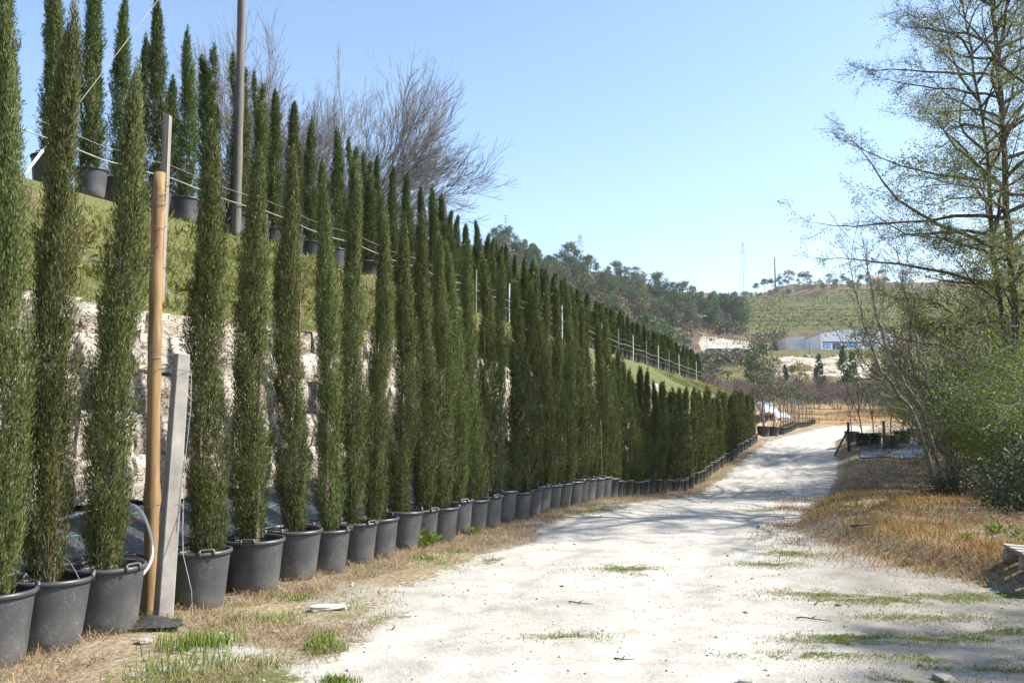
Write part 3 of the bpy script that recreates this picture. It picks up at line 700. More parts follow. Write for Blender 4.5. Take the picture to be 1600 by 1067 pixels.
# utility pole and guy
ub = P(369, 385, 17.3); ub.z = Zf(ub.x, ub.y) - .15; ut = P(381, -185, 17.3)
up_ = thing('utility_pole', 'tall grey wooden utility pole rising from the terrace edge out of the picture', 'pole', ub)
link('shaft', irregular_pole((0, 0, 0), ut - ub, .088, .080, 30, 16, .012, 5, 'shaft', M['polewood']), up_)
mb = MB(); mb.box((ut - ub) - Vector((0, 0, .35)), (1.3, .09, .11)); link('cross_arm', mb.mesh('cross_arm', M['greywood']), up_)
anc = P(26, 246, 12.1); anc.z = Zf(anc.x, anc.y) - .05; top = ut - Vector((0, 0, .15))
gw = thing('guy_wire', 'pale guy wire slanting up from the bank at left to the utility pole top', 'wire', anc)
mb = MB(); mb.tube([(0, 0, 0), top - anc], .005, 6); link('cable', mb.mesh('cable', M['wire']), gw)
mb = MB(); dv = top - anc; mb.tube([dv * .004, dv * .085], .02, 8); link('guard_tube', mb.mesh('guard_tube', M['white'], True), gw)
# white hoop at the pots
hp = [(8, 838, 6.35), (45, 826, 6.45), (95, 811, 6.6), (150, 797, 6.8), (190, 789, 6.95), (208, 789, 6.97), (222, 801, 6.96), (233, 826, 6.94), (239, 856, 6.92), (233, 882, 6.9), (221, 899, 6.86)]
pts = [P(*h) for h in hp]; o0 = pts[-1].copy(); sm = []
for i in range(len(pts) - 1):
    p0, p1, p2, p3 = pts[max(i - 1, 0)], pts[i], pts[i + 1], pts[min(i + 2, len(pts) - 1)]
    for t in (0, .25, .5, .75):
        sm.append(.5 * ((2 * p1) + (p2 - p0) * t + (2 * p0 - 5 * p1 + 4 * p2 - p3) * t * t + (3 * p1 - p0 - 3 * p2 + p3) * t ** 3) - o0)
sm.append(pts[-1] - o0)
mb = MB(); mb.tube(sm, .0125, 8); thing('bent_pipe', 'white bent plastic pipe hooped over the pots left of the log post', 'pipe', o0, me=mb.mesh('bent_pipe', M['white'], True))
# loose black irrigation tubes at the near pots
for k, (a, b, c, lab) in enumerate([((70, 905, 6.2), (95, 830, 6.4), (130, 920, 6.3), 'thin black irrigation tube looping over second pot from left edge'),
                               ((135, 800, 6.75), (152, 840, 6.6), (158, 935, 6.45), 'thin grey tube hanging beside the cypress left of the log post'),
                               ((250, 850, 7.3), (285, 832, 7.4), (330, 845, 7.45), 'thin black tube lying across the pot right of the concrete post')]):
    a, b, c = P(*a), P(*b), P(*c); mb = MB()
    mb.tube([a * (1 - t) ** 2 + b * 2 * t * (1 - t) + c * t * t - c for t in np.linspace(0, 1, 12)], .006, 6)
    thing('irrigation_tube', lab, 'tube', c, me=mb.mesh('irrigation_tube', M['darkpl'], True), group='irrigation tubes at the pots')
pts = []
for u in np.arange(us_big[0] - .2, us_big[25], .09):
    x, y = xy(u, .10 + .03 * math.sin(u * 5)); ph = min(abs(u - q_) for q_ in us_big)
    pts.append(Vector((x, y, float(base_g(u)) + PH + .02 + .035 * math.sin(u * 9.7) ** 2 - .03 * (ph > .3))))
o0 = pts[0].copy(); thing('drip_hose', 'black drip hose threaded along the rims of the roadside pots', 'hose', o0, me=MB().tube([p - o0 for p in pts], .008, 6).mesh('drip_hose', M['darkpl'], True))
# terrace irrigation pipes on stakes
def along(v, dz, r, u0, u1, name, lab, mat, sag=.06):
    pts = []
    for u in np.arange(u0, u1, .5):
        x, y = xy(u, v); pts.append(Vector((x, y, float(terr_h(u)) + dz - sag * abs(math.sin(u * math.pi / 3.0)) ** 2 + .01 * math.sin(u * 7))))
    o = pts[0].copy(); mb = MB(); mb.tube([p - o for p in pts], r, 6)
    thing(name, lab, 'pipe', o, me=mb.mesh(name, mat, True))
along(TV - .42, .62, .012, 8, 61, 'white_water_pipe', 'pale water pipe running along the terrace in front of the cypresses', M['pipe'])
along(TV - .40, .85, .005, 8, 45, 'upper_wire', 'thin upper wire running above the pale pipe along the terrace', M['wire'])
nst = 0
for u in np.arange(22, 61, 2.6):
    x, y = xy(u, TV - .45); z = float(terr_h(u)); nst += 1
    mb = MB(); mb.box((0, 0, .55), (.034, .034, 1.3)); 
    thing('terrace_stake', f'slim pale stake carrying the terrace pipe, {ordn(nst)} from the left along the terrace', 'stake', (x, y, z), ROWYAW, 'stakes carrying the terrace pipe', mb.mesh('terrace_stake', M['white'] if nst % 2 else M['conc']))
x, y = xy(row_u(931), -.12); stk = Vector((x, y, Zf(x, y)))
thing('wooden_stake', 'thin orange-brown wooden stake standing among the roadside cypresses', 'stake', stk, me=irregular_pole((0, 0, -.1), (-.03, 0, 1.55), .012, .010, 12, 8, .006, 8, 'wooden_stake', M['log']))

# ------------------------------------------------------------------ branching plants
def rec_tree(rng, p, d, L, r, depth, sg, tips, nch=(2, 3), ang=.5, shrink=.74, up=.05, wob=.12, nseg=3, side=.35):
    q = np.array(p, float); dd_ = np.array(d, float)
    for i in range(nseg):
        dd_ = norm(dd_ + rng.normal(size=3) * wob + np.array([0, 0, up]))
        nq = q + dd_ * L / nseg; ra, rb = r * (1 - .28 * i / nseg), r * (1 - .28 * (i + 1) / nseg)
        sg.append((*q, *nq, ra, rb)); q = nq
        if depth > 0 and i < nseg - 1 and rng.random() < side:
            s = norm(rng.normal(size=3)); s = norm(s - dd_ * s.dot(dd_)); c = norm(dd_ * math.cos(ang * 1.3) + s * math.sin(ang * 1.3))
            rec_tree(rng, q, c, L * shrink * .8, r * .42, depth - 1, sg, tips, nch, ang, shrink, up, wob, nseg, side)
    if depth == 0: tips.append((*q, *dd_)); return
    for k in range(rng.integers(nch[0], nch[1] + 1)):
        s = norm(rng.normal(size=3)); s = norm(s - dd_ * s.dot(dd_)); a = ang * rng.uniform(.5, 1.25)
        c = norm(dd_ * math.cos(a) + s * math.sin(a))
        rec_tree(rng, q, c, L * shrink * rng.uniform(.8, 1.15), r * .66, depth - 1, sg, tips, nch, ang, shrink, up, wob, nseg, side)
def twig_leaves(name, tips, per, ll, lw, spread, rng, mat, back=.5):
    T = np.array(tips); n = len(T) * per; c = T[:, :3].repeat(per, 0); d = T[:, 3:].repeat(per, 0)
    c = c - d * rng.uniform(0, back, (n, 1)) + rng.normal(size=(n, 3)) * spread
    return leaves(name, c, norm(rng.normal(size=(n, 3)) + d * .6), rng.uniform(.6, 1.3, n) * ll, rng.uniform(.6, 1.3, n) * lw, rng, mat, .5)

def alder(seed, H, Lmax, nb, leaf_per, leaf_l, twin=True, t0=.12):
    "conical tree: leader, near-horizontal limbs, flat sprays of twigs"
    rng = np.random.default_rng(seed); sg = []; big = []; tips = []
    def leader(off, lean, h, r):
        pts = [np.array([off[0], off[1], -.3])]; n = 22
        for i in range(n):
            pts.append(pts[-1] + np.array([lean[0] + rng.normal() * .045, lean[1] + rng.normal() * .045, (h + .3) / n]))
        for i in range(n): big.append((*pts[i], *pts[i + 1], r * (1 - i / n) ** .8 + .012, r * (1 - (i + 1) / n) ** .8 + .012))
        return np.array(pts)
    leaders = [leader((0, 0), (-.055, .0), H, .115)]
    if twin: leaders.append(leader((.1, .25), (-.02, .02), H * .9, .075))
    for li, pts in enumerate(leaders):
        for b in range(nb if li == 0 else nb // 2):
            t = t0 + (1 - t0) * (b + rng.random()) / (nb if li == 0 else nb // 2) * .97; fi = t * (len(pts) - 1); i = int(fi); p = pts[i] + (pts[min(i + 1, len(pts) - 1)] - pts[i]) * (fi - i)
            az = b * 2.4 + rng.uniform(-.5, .5) + li; el = np.interp(t, [0, .3, .7, 1], [.15, .35, .7, 1.1]) + rng.normal() * .16
            Lb = Lmax * np.interp(t, [.1, .3, .42, .6, .85, 1], [.5, .72, 1, .8, .42, .16]) * rng.uniform(.65, 1.15)
            d = np.array([math.cos(az) * math.cos(el), math.sin(az) * math.cos(el), math.sin(el)])
            q = p.copy(); ns = 8; r = .0095 * Lb + .006
            for s in range(ns):
                d = norm(d + rng.normal(size=3) * .15 + np.array([0, 0, -.05 if s < 4 else .05])); nq = q + d * Lb / ns
                big.append((*q, *nq, r * (1 - s / ns) + .004, r * (1 - (s + 1) / ns) + .004))
                if s >= 1:
                    for side in (-1, 1):
                        if rng.random() < .18: continue
                        sd_ = norm(np.cross(d, [0, 0, 1])) * side; e = norm(d * rng.uniform(.5, 1.0) + sd_ * rng.uniform(.6, 1.1) + np.array([0, 0, rng.normal() * .25]))
                        ls = Lb * .34 * (1 - .62 * s / ns) * rng.uniform(.6, 1.3); w = nq.copy(); e0 = e
                        for m_ in range(4):
                            e0 = norm(e0 + rng.normal(size=3) * .16 + np.array([0, 0, .03])); nw = w + e0 * ls / 4
                            sg.append((*w, *nw, .009 * (1 - m_ / 5), .009 * (1 - (m_ + 1) / 5)))
                            for x in range(2):
                                g = norm(e0 + rng.normal(size=3) * .65); lt = rng.uniform(.12, .34); f1 = nw + g * lt
                                sg.append((*nw, *f1, .0045, .002)); tips.append((*f1, *g))
                                for z in range(2):
                                    g2 = norm(g + rng.normal(size=3) * .7); o = nw + g * lt * rng.uniform(.3, .9); f2 = o + g2 * rng.uniform(.07, .2)
                                    sg.append((*o, *f2, .003, .0015)); tips.append((*f2, *g2))
                            w = nw
                q = nq
            tips.append((*q, *d))
    trunk = segs_mesh('trunk', big, M['bark'], 8); tw = segs_mesh('twigs', sg, M['bark'], 3)
    T_ = np.array(tips); tips = T_[rng.random(len(T_)) < np.interp(T_[:, 2] / H, [0, .35, .6, 1], [1, 1, .55, .28])]
    lv = twig_leaves('leaves', tips, leaf_per, leaf_l, leaf_l * .62, .08, rng, M['alder'], .3)
    return trunk, tw, lv
ALD = [alder(11, 15.5, 5.0, 72, 7, .044, True, .20), alder(12, 13.0, 4.4, 54, 6, .046, False, .34)]
def place_tree(name, label, cat, loc, rz, parts, group=None, sc=1.0):
    t = thing(name, label, cat, loc, rz, group, scale=(sc, sc, sc))
    for nm, me in parts: link(nm, me, t)
    return t
def ap(k): return [('trunk', ALD[k][0]), ('twigs', ALD[k][1]), ('leaves', ALD[k][2])]
q = on(1592, 22.5); place_tree('alder_tree', 'tall thinly leafed tree with dark twin trunk and wide level branches at right', 'tree', q, .6, ap(0), 'thinly leafed trees by the road')
q = on(1800, 15.5); place_tree('alder_tree', 'nearer thinly leafed tree whose branches hang into the upper right corner', 'tree', q, 2.1, ap(1), 'thinly leafed trees by the road', 1.05)
for (x, y, k, r, s, lab) in [(14.2, 7.0, 1, .4, .78, 'thinly leafed tree outside the right edge throwing the foreground shadow'),
                              (21.0, 33.0, 0, 3.0, .9, 'thinly leafed tree farther back whose crown shades the rutted road')]:
    place_tree('alder_tree', lab, 'tree', (x, y, Zf(x, y)), r, ap(k), 'thinly leafed trees by the road', s)

# leafy understory
def shrub(seed, H, nst, leaf, leaf_n, mat, tw, spread=.35, depth=4):
    rng = np.random.default_rng(seed); sg, tips = [], []
    for k in range(nst):
        a = rng.uniform(0, 6.28); d = norm(np.array([math.cos(a) * spread, math.sin(a) * spread, 1.0]))
        rec_tree(rng, (math.cos(a) * .15, math.sin(a) * .15, -.1), d, H * .30 * rng.uniform(.75, 1.1), .022 * H / 4, depth, sg, tips, (2, 3), .55, .74, .05, .16, 3, .4)
    return segs_mesh('stems', sg, tw, 4), twig_leaves('leaves', tips, leaf_n, leaf, leaf * .6, .20, rng, mat, .8)
SHR = [shrub(21, 5.0, 6, .062, 15, M['shrub'], M['twig'], .4), shrub(22, 4.0, 7, .060, 17, M['shrub'], M['twig'], .55), shrub(23, 5.5, 6, .055, 13, M['alder'], M['twig'], .35)]
SH_POS = [(1650, 17.5, 0, .8, 'leafy green shrub at the right edge, in front of the twin-trunked tree'),
          (1575, 18.6, 1, .72, 'bright green leafy shrub left of the twin trunk, low to the dry grass'),
          (1545, 20.5, 0, .78, 'leafy shrub standing between the twin trunk and the pale leaning saplings'),
          (1495, 21.6, 2, .62, 'thin pale-stemmed shrub at the left end of the thicket'),
                    (1580, 25.5, 2, 1.0, 'tall airy shrub behind the middle of the thicket'),
                    (1520, 28.0, 0, .75, 'leafy shrub at the far left back of the thicket, behind the black pots'),
          (1480, 25.0, 2, .6, 'thin airy shrub beside the black pots, leftmost of the thicket'),
          (1590, 22.0, 1, 1.0, 'dense leafy shrub in the middle of the thicket, behind the bright green one'),
          (1625, 20.0, 2, .95, 'airy shrub wrapped round the foot of the twin trunk'),
          (1545, 23.5, 2, 1.25, 'tall airy shrub left of the twin trunk, reaching its lower limbs'),
          (1500, 26.5, 2, 1.15, 'tall airy shrub right behind the leaning saplings'),
          (1605, 26.0, 2, 1.5, 'tallest airy shrub behind the twin trunk at the right edge'),
          (1560, 29.0, 0, 1.35, 'tall leafy shrub filling the gap behind the twin trunk'),
          (1455, 30.0, 2, .8, 'thin airy shrub behind the black pots, left of the thicket'),
          (1620, 31.0, 0, 1.1, 'tall leafy shrub deep behind the thicket at the right')]
for i, (px, d, k, s, lab) in enumerate(SH_POS):
    place_tree('leafy_shrub', lab, 'shrub', on(px, d), i * 1.3, [('stems', SHR[k][0]), ('leaves', SHR[k][1])], 'leafy shrubs of the thicket', s)
BR = shrub(25, 1.5, 9, .06, 12, M['dark_leaf'], M['bark'], .8, 3)
for (px, d, s, lab) in [(1602, 12.6, .9, 'dark bramble bush at the right edge above the pallet'), (1560, 14.5, .55, 'small dark bramble clump left of the bramble bush'), (1640, 13.6, 1.1, 'dark bramble bush just outside the right edge'),
                        (1575, 16.3, .8, 'dark bramble bush at the foot of the green shrubs'), (1470, 18.3, .6, 'low dark bush at the foot of the pale-stemmed shrub')]:
    place_tree('bramble_bush', lab, 'bush', on(px, d), d, [('stems', BR[0]), ('leaves', BR[1])], 'brambles at the thicket foot', s)
# pale leaning saplings
def sapling(p0, pts, seed, name, lab, r=.035):
    rng = np.random.default_rng(seed); base = Vector(p0); sg, tips = [], []
    pp = [np.array(P(*k) - base) for k in pts]; pp = [np.zeros(3)] + pp; n = len(pp) - 1; prev = pp[0]
    dense = []
    for i in range(n):
        for t in np.linspace(0, 1, 7)[:-1]: dense.append(pp[i] * (1 - t) + pp[i + 1] * t + rng.normal(size=3) * .02)
    dense.append(pp[-1]); m_ = len(dense) - 1
    for i in range(m_): sg.append((*dense[i], *dense[i + 1], r * (1 - i / m_) + .006, r * (1 - (i + 1) / m_) + .006))
    stem = segs_mesh('stem', sg, M['palebark'], 6); s2 = []
    for i in range(m_ // 4, m_):
        for k in range(2):
            d = norm(dense[min(i + 1, m_)] - dense[i] + rng.normal(size=3) * .25 * np.linalg.norm(dense[min(i + 1, m_)] - dense[i]) + rng.normal(size=3) * .12)
            rec_tree(rng, dense[i], d, rng.uniform(.3, .7), .008, 1, s2, tips, (2, 3), .4, .7, .08, .1, 3, .5)
    t = thing(name, lab, 'sapling', base, group='pale leaning saplings'); link('stem', stem, t)
    link('twigs', segs_mesh('twigs', s2, M['palebark'], 3), t)
    link('leaves', twig_leaves('leaves', tips, 3, .035, .02, .04, rng, M['alder'], .5), t)
b = on(1462, 20.5)
sapling(b, [(1425, 640, 20.2), (1375, 580, 19.8), (1345, 490, 19.5), (1325, 400, 19.3)], 1, 'pale_sapling', 'pale bare sapling leaning left, leftmost stem before the warehouse', .05)
b = on(1475, 21.0)
sapling(b, [(1440, 640, 20.8), (1390, 560, 20.5), (1365, 470, 20.4), (1348, 370, 20.3)], 2, 'pale_sapling', 'darker bare sapling leaning left, right of the leftmost pale stem', .05)
b = on(1482, 21.5)
sapling(b, [(1465, 640, 21.3), (1440, 560, 21.2), (1418, 470, 21.2), (1400, 380, 21.2)], 3, 'pale_sapling', 'slender sapling rising beside the leafy shrubs, rightmost of the leaning saplings', .04)

# big bare trees behind the terrace
def bare_tree(seed, trunk, L, depth, ang, nch=(2, 3), r=.22, shrink=.76, up=.03):
    rng = np.random.default_rng(seed); sg, tips = [], []
    sg.append((0, 0, -.4, 0, 0, trunk, r * 1.15, r))
    for k in range(6):
        a = k * 1.05 + rng.uniform(-.3, .3); e = rng.uniform(.5, 1.15)
        rec_tree(rng, (0, 0, trunk * rng.uniform(.75, 1)), (math.cos(a) * math.cos(e), math.sin(a) * math.cos(e), math.sin(e)), L * rng.uniform(.8, 1.2), r * .42, depth, sg, tips, nch, ang, shrink, up, .10, 3, .75)
    A = np.array(sg); A[:, 6:] = np.maximum(A[:, 6:], .006); thick = A[:, 6] > .03
    return segs_mesh('trunk', A[thick], M['baretwig'], 6), segs_mesh('twigs', A[~thick], M['baretwig'], 3)
BT = [bare_tree(51, 2.2, 3.1, 6, .36, r=.17, up=.04), bare_tree(52, 2.0, 2.7, 6, .38, r=.14, up=.03)]
for (px, d, z, k, s, rz, lab) in [(462, 37, 4.9, 0, (.86, 1.08), .3, 'large bare spreading tree behind the terrace, right of the utility pole'),
                                  (625, 43, 4.6, 1, (.72, .76), 3.4, 'bare spreading tree behind the terrace, lower and right of the large one'),
                                  (440, 40, 5.0, 1, (.75, 1.0), 2.2, 'bare tree behind the utility pole, its twigs showing at the pole'),
                                  (190, 33, 5.1, 1, (.4, .6), 4.0, 'small bare tree glimpsed between terrace cypresses at upper left')]:
    x = (px - 800) / F * d
    t = place_tree('bare_tree', lab, 'tree', (x, d, Zf(x, d) - .1), rz, [('trunk', BT[k][0]), ('twigs', BT[k][1])], 'bare trees behind the terrace'); t.scale = (s[0], s[0], s[1])

# bare bush thicket and orchard in the middle distance
def bare_bush(seed, H, nst):
    rng = np.random.default_rng(seed); sg, tips = [], []
    for k in range(nst):
        a = rng.uniform(0, 6.28); rec_tree(rng, (math.cos(a) * .3, math.sin(a) * .3, -.2), norm(np.array([math.cos(a) * .45, math.sin(a) * .45, 1])), H * .33, .05, 3, sg, tips, (3, 4), .5, .72, .06, .14, 2, .6)
    A = np.array(sg); A[:, 6:] = np.maximum(A[:, 6:], .016); return segs_mesh('stems', A, M['bush_twig'], 3)
BB = [bare_bush(61 + i, 5.2, 7) for i in range(4)]
bi = 0
for (d, x0, x1, n) in [(122, 1128, 1470, 13), (132, 1110, 1480, 15), (143, 1100, 1480, 15), (155, 1090, 1480, 15), (168, 1100, 1480, 13)]:
    for k in range(n):
        px = x0 + (x1 - x0) * (k + RG.uniform(.15, .85)) / n; q = on(px, d + RG.uniform(-4, 4)); bi += 1
        s = RG.uniform(.75, 1.12) * (.8 if d < 128 else 1)
        t = thing('bare_bush', 'leafless grey-brown bush in the thicket beyond the potted standard trees', 'bush', q, RG.uniform(0, 6), 'leafless bushes of the thicket', scale=(s * 1.1, s * 1.1, s))
        link('stems', BB[bi % 4], t)

# ------------------------------------------------------------------ far trees
def clump_tree(seed, H, kind, mat, n_cl, per, size):
    rng = np.random.default_rng(seed); c, d = [], []
    for k in range(n_cl):
        if kind == 'pine':
            t = rng.uniform(.30, 1); rr = np.interp(t, [.3, .5, .8, 1], [.22, .26, .17, .03]) * H * rng.uniform(.4, 1.15); s = H * .085
        elif kind == 'cone':
            t = rng.uniform(.06, 1) ; rr = (1 - t) * H * .24 * rng.uniform(.6, 1.1); s = H * .05 * (1.25 - t)
        elif kind == 'umbrella':
            t = rng.uniform(.62, .95); rr = np.interp(t, [.62, .75, .95], [.28, .34, .12]) * H * math.sqrt(rng.random()); s = H * .08
        else:
            t = rng.uniform(.18, 1); rr = math.sqrt(max(0, 1 - ((t - .55) / .5) ** 2)) * H * .38 * math.sqrt(rng.random()); s = H * .085
        a = rng.uniform(0, 6.28); ctr = np.array([math.cos(a) * rr, math.sin(a) * rr, t * H])
        c.append(ctr + rng.normal(size=(per, 3)) * s * np.array([.8, .8, .5])); d.append(rng.normal(size=(per, 3)) + np.array([0, 0, .6]))
    c, d = np.concatenate(c), np.concatenate(d); n = len(c)
    crown = leaves('crown', c, d, rng.uniform(.6, 1.4, n) * size, rng.uniform(.6, 1.3, n) * size * .6, rng, mat, .5)
    sg = []; q = np.array([0, 0, -.5])
    for i in range(5):
        nq = q + np.array([rng.normal() * .12, rng.normal() * .12, (H * .85 + .5) / 5]); sg.append((*q, *nq, .022 * H * (1 - i / 6), .022 * H * (1 - (i + 1) / 6))); q = nq
    for k in range(10):
        a = rng.uniform(0, 6.28); z = rng.uniform(.35, .8) * H; sg.append((0, 0, z, math.cos(a) * H * .17, math.sin(a) * H * .17, z + H * .07, .006 * H, .003 * H))
    return segs_mesh('trunk', sg, M['bark'], 5), crown
FT = {'pine': [clump_tree(70 + i, 11, 'pine', M['pine'], 34, 34, .62) for i in range(4)],
      'umbrella': [clump_tree(80 + i, 9, 'umbrella', M['pine'], 26, 36, .6) for i in range(2)],
      'broad': [clump_tree(90 + i, 8, 'broad', M['broad'], 34, 28, .55) for i in range(3)],
      'yellow': [clump_tree(95 + i, 8, 'broad', M['yellow'], 34, 28, .55) for i in range(2)],
      'cone': [clump_tree(97 + i, 8, 'cone', M['pine'], 46, 26, .5) for i in range(2)]}
FN = {'pine': 'pine_tree', 'umbrella': 'umbrella_pine', 'broad': 'broadleaf_tree', 'yellow': 'yellow_tree', 'cone': 'conifer_tree'}
def far_tree(kind, px, d, h, lab, grp=None, base=None):
    q = on(px, d); lst = FT[kind]; tr, cr = lst[RG.randrange(len(lst))]
    s = h / {'pine': 11, 'umbrella': 9, 'broad': 8, 'yellow': 8, 'cone': 8}[kind]
    t = thing(FN[kind], lab, 'tree', q, RG.uniform(0, 6), grp, scale=(s * RG.uniform(.85, 1.15),) * 2 + (s,))
    link('trunk', tr, t); link('crown', cr, t)
# ridge line and wooded slope of the left hill
for (px, d, h, k) in [(772, 415, 10, 'pine'), (782, 420, 13, 'pine'), (795, 418, 13, 'pine'), (806, 422, 11, 'pine'), (820, 415, 10, 'pine'), (832, 412, 9, 'umbrella'), (868, 418, 7, 'broad'), (884, 420, 11, 'pine'), (893, 425, 13, 'pine'), (903, 420, 11, 'pine'),
                      (921, 425, 10, 'umbrella'), (934, 430, 7, 'pine'), (948, 455, 6, 'yellow'), (965, 480, 9, 'umbrella'), (995, 490, 9, 'broad'), (1005, 470, 7, 'broad'), (1025, 440, 12, 'pine'), (1033, 430, 14, 'pine'), (1044, 425, 11, 'pine'),
                      (1062, 430, 12, 'pine'), (1072, 425, 13, 'pine'), (1084, 420, 11, 'pine'), (1098, 425, 9, 'pine'), (1118, 420, 10, 'pine'), (1130, 415, 10, 'pine'), (1142, 425, 9, 'pine'), (1150, 430, 9, 'broad')]:
    if k == 'yellow': lab = 'small yellow-green tree on the left ridge, right of the nearer pylon'
    elif k == 'pine': lab = 'dark pine standing on the ridge line of the wooded left hill'
    elif k == 'umbrella': lab = 'flat-crowned umbrella pine on the ridge line of the wooded left hill'
    else: lab = 'olive-green broadleaf tree on the ridge line of the wooded left hill'
    far_tree(k, px, d, h, lab, 'trees on the left ridge')
for k in range(125):
    px = RG.uniform(780, 1165); d = RG.uniform(250, 410)
    if px > 1050 and (d < 352): d = RG.uniform(372, 415)
    kind = RG.choice(['pine', 'pine', 'pine', 'broad', 'umbrella'])
    lab = {'pine': 'dark pine on the slope of the wooded left hill below its ridge', 'broad': 'olive broadleaf tree on the slope of the wooded left hill', 'umbrella': 'umbrella pine on the slope of the wooded left hill'}[kind]
    far_tree(kind, px, d, RG.uniform(6, 11), lab, 'trees on the slope of the left hill')
for k in range(34):
    px = RG.uniform(765, 1160); kind = RG.choice(['pine', 'pine', 'broad', 'umbrella'])
    far_tree(kind, px, np.interp(px, [765, 950, 1160], [415, 470, 430]) + RG.uniform(-25, 8), RG.uniform(4.5, 10), {'pine': 'dark pine standing on the ridge line of the wooded left hill', 'umbrella': 'flat-crowned umbrella pine on the ridge line of the wooded left hill', 'broad': 'olive-green broadleaf tree on the ridge line of the wooded left hill'}[kind], 'trees on the left ridge')
# skyline on the right
for k in range(30):
    far_tree(RG.choice(['broad', 'broad', 'umbrella']), RG.uniform(1150, 1440), RG.uniform(585, 615), RG.uniform(2.5, 5), 'low bush or small tree filling the right skyline between the taller trees', 'low growth on the right skyline')
for (px, h, k, lab) in [(1128, 6, 'umbrella', 'lone umbrella pine beside pale rocks on the right skyline'), (1166, 6, 'umbrella', 'umbrella pine at the foot of the far pylon'), (1185, 8, 'umbrella', 'broad umbrella pine, left of the widest one on the right skyline'), (1198, 9, 'umbrella', 'widest dark umbrella pine right of the far pylon'), (1208, 8, 'umbrella', 'umbrella pine close left of the brown mast'),
                       (1222, 9, 'pine', 'dark pine at the foot of the brown mast'), (1236, 10, 'yellow', 'golden-leaved tree right of the brown mast on the skyline'), (1258, 9, 'umbrella', 'thin dark tree between the golden and the pale green tree on the skyline'), (1266, 9, 'broad', 'pale green round tree on the skyline right of the golden one'), (1300, 8, 'broad', 'pale tree on the skyline above the warehouse'),
                       (1322, 9, 'pine', 'dark tree on the skyline above the warehouse, right of the pale tree'), (1350, 9, 'umbrella', 'dark tree on the skyline behind the leaning saplings'), (1362, 9, 'pine', 'dark pine on the skyline right behind the saplings'), (1385, 9, 'broad', 'olive tree on the skyline behind the alder branches'), (1420, 9, 'broad', 'tree on the skyline farthest right')]:
    far_tree(k, px, 605, h, lab, 'trees on the right skyline')
for k in range(46):
    px = RG.uniform(1160, 1430); far_tree('broad', px, RG.uniform(538, 575), RG.uniform(3, 5), 'low rounded tree in the hedge belt above the terraced slope', 'hedge belt above the terraces')
# trees on and below the sandy bank
for (px, d, h, k, lab) in [(1187, 215, 10, 'broad', 'dark rounded tree at the left end of the sandy bank'), (1174, 222, 8, 'cone', 'blue-green conifer beside the rounded tree at the bank'), (1227, 205, 6, 'cone', 'small dark conifer before the sandy bank, left of the pale green one'), (1250, 205, 6, 'yellow', 'small pale yellow-green tree before the sandy bank'),
                           (1280, 208, 8, 'cone', 'bright green conifer before the sandy bank under the warehouse'), (1318, 208, 10, 'cone', 'tall blue-green conifer before the sandy bank, below the shop front'), (1332, 206, 9, 'cone', 'blue-green conifer right of the tallest one at the bank'), (1368, 210, 7, 'cone', 'dark conifer behind the leaning saplings at the bank'), (1400, 212, 8, 'broad', 'rounded tree at the right end of the bank'),
                           (1072, 300, 6, 'broad', 'dark round bush beside the white shed'), (1200, 330, 6, 'yellow', 'yellow-green bush at the left corner of the warehouse'), (1178, 312, 4, 'broad', 'small tree on the lawn right of the parked cars')]:
    far_tree(k, px, d, h, lab, 'trees by the warehouse bank')
# scrub covering the hill: too dense to count
rng = np.random.default_rng(5); n = 26000
pxs = rng.uniform(760, 1230, n); ds = rng.uniform(225, 470, n); ok = ~((pxs > 1050) & (ds > 268) & (ds < 352)) & ~((pxs > 1170) & (ds > 372)) & ~((pxs > 1190) & (ds > 226) & (ds < 270)) & ~((np.abs(pxs - 1105) < 9) & (np.abs(ds - 400) < 12)) & ~((pxs > 1085) & (pxs < 1185) & (ds > 345) & (ds < 372) & (rng.random(n) < .85))
pxs, ds = pxs[ok], ds[ok]; X = (pxs - 800) / F * ds; keep = fbm(X * .05, ds * .05, 44) > .40; X, ds = X[keep], ds[keep]; zz = Z(X, ds)
per = 5; c = np.stack([X, ds, zz], 1).repeat(per, 0); m_ = len(c); hgt = (1.2 + 2.2 * fbm(X * .08, ds * .08, 45)).repeat(per)
c = c + rng.normal(size=(m_, 3)) * np.array([.7, .7, .1]); c[:, 2] += rng.uniform(0, 1, m_) * hgt
stuff(link('hillside_scrub', leaves('hillside_scrub', c, rng.normal(size=(m_, 3)) + [0, 0, .7], rng.uniform(.5, 1.2, m_), rng.uniform(.3, .8, m_), rng, M['scrub'], .5)), 'brown and olive scrub covering the wooded left hill', 'scrub')
# tufts along the terrace lips of the vineyard slope
n = 9000; pxs = rng.uniform(1150, 1460, n); ds = rng.uniform(380, 528, n); X = (pxs - 800) / F * ds; zz = Z(X, ds)
q = (zz / 3.1) % 1; k_ = fbm(X * .03, ds * .03, 46) > .42; X, ds, zz = X[k_], ds[k_], zz[k_]; m_ = len(X)
c = np.stack([X, ds, zz], 1) + rng.normal(size=(m_, 3)) * .2
stuff(link('terrace_growth', leaves('terrace_growth', c, rng.normal(size=(m_, 3)) * .6 + [0, 0, 1.0], rng.uniform(.5, 1.1, m_), rng.uniform(.4, .9, m_), rng, M['broad'], .5)), 'low green and brown growth on the terraced slope above the warehouse', 'grass')

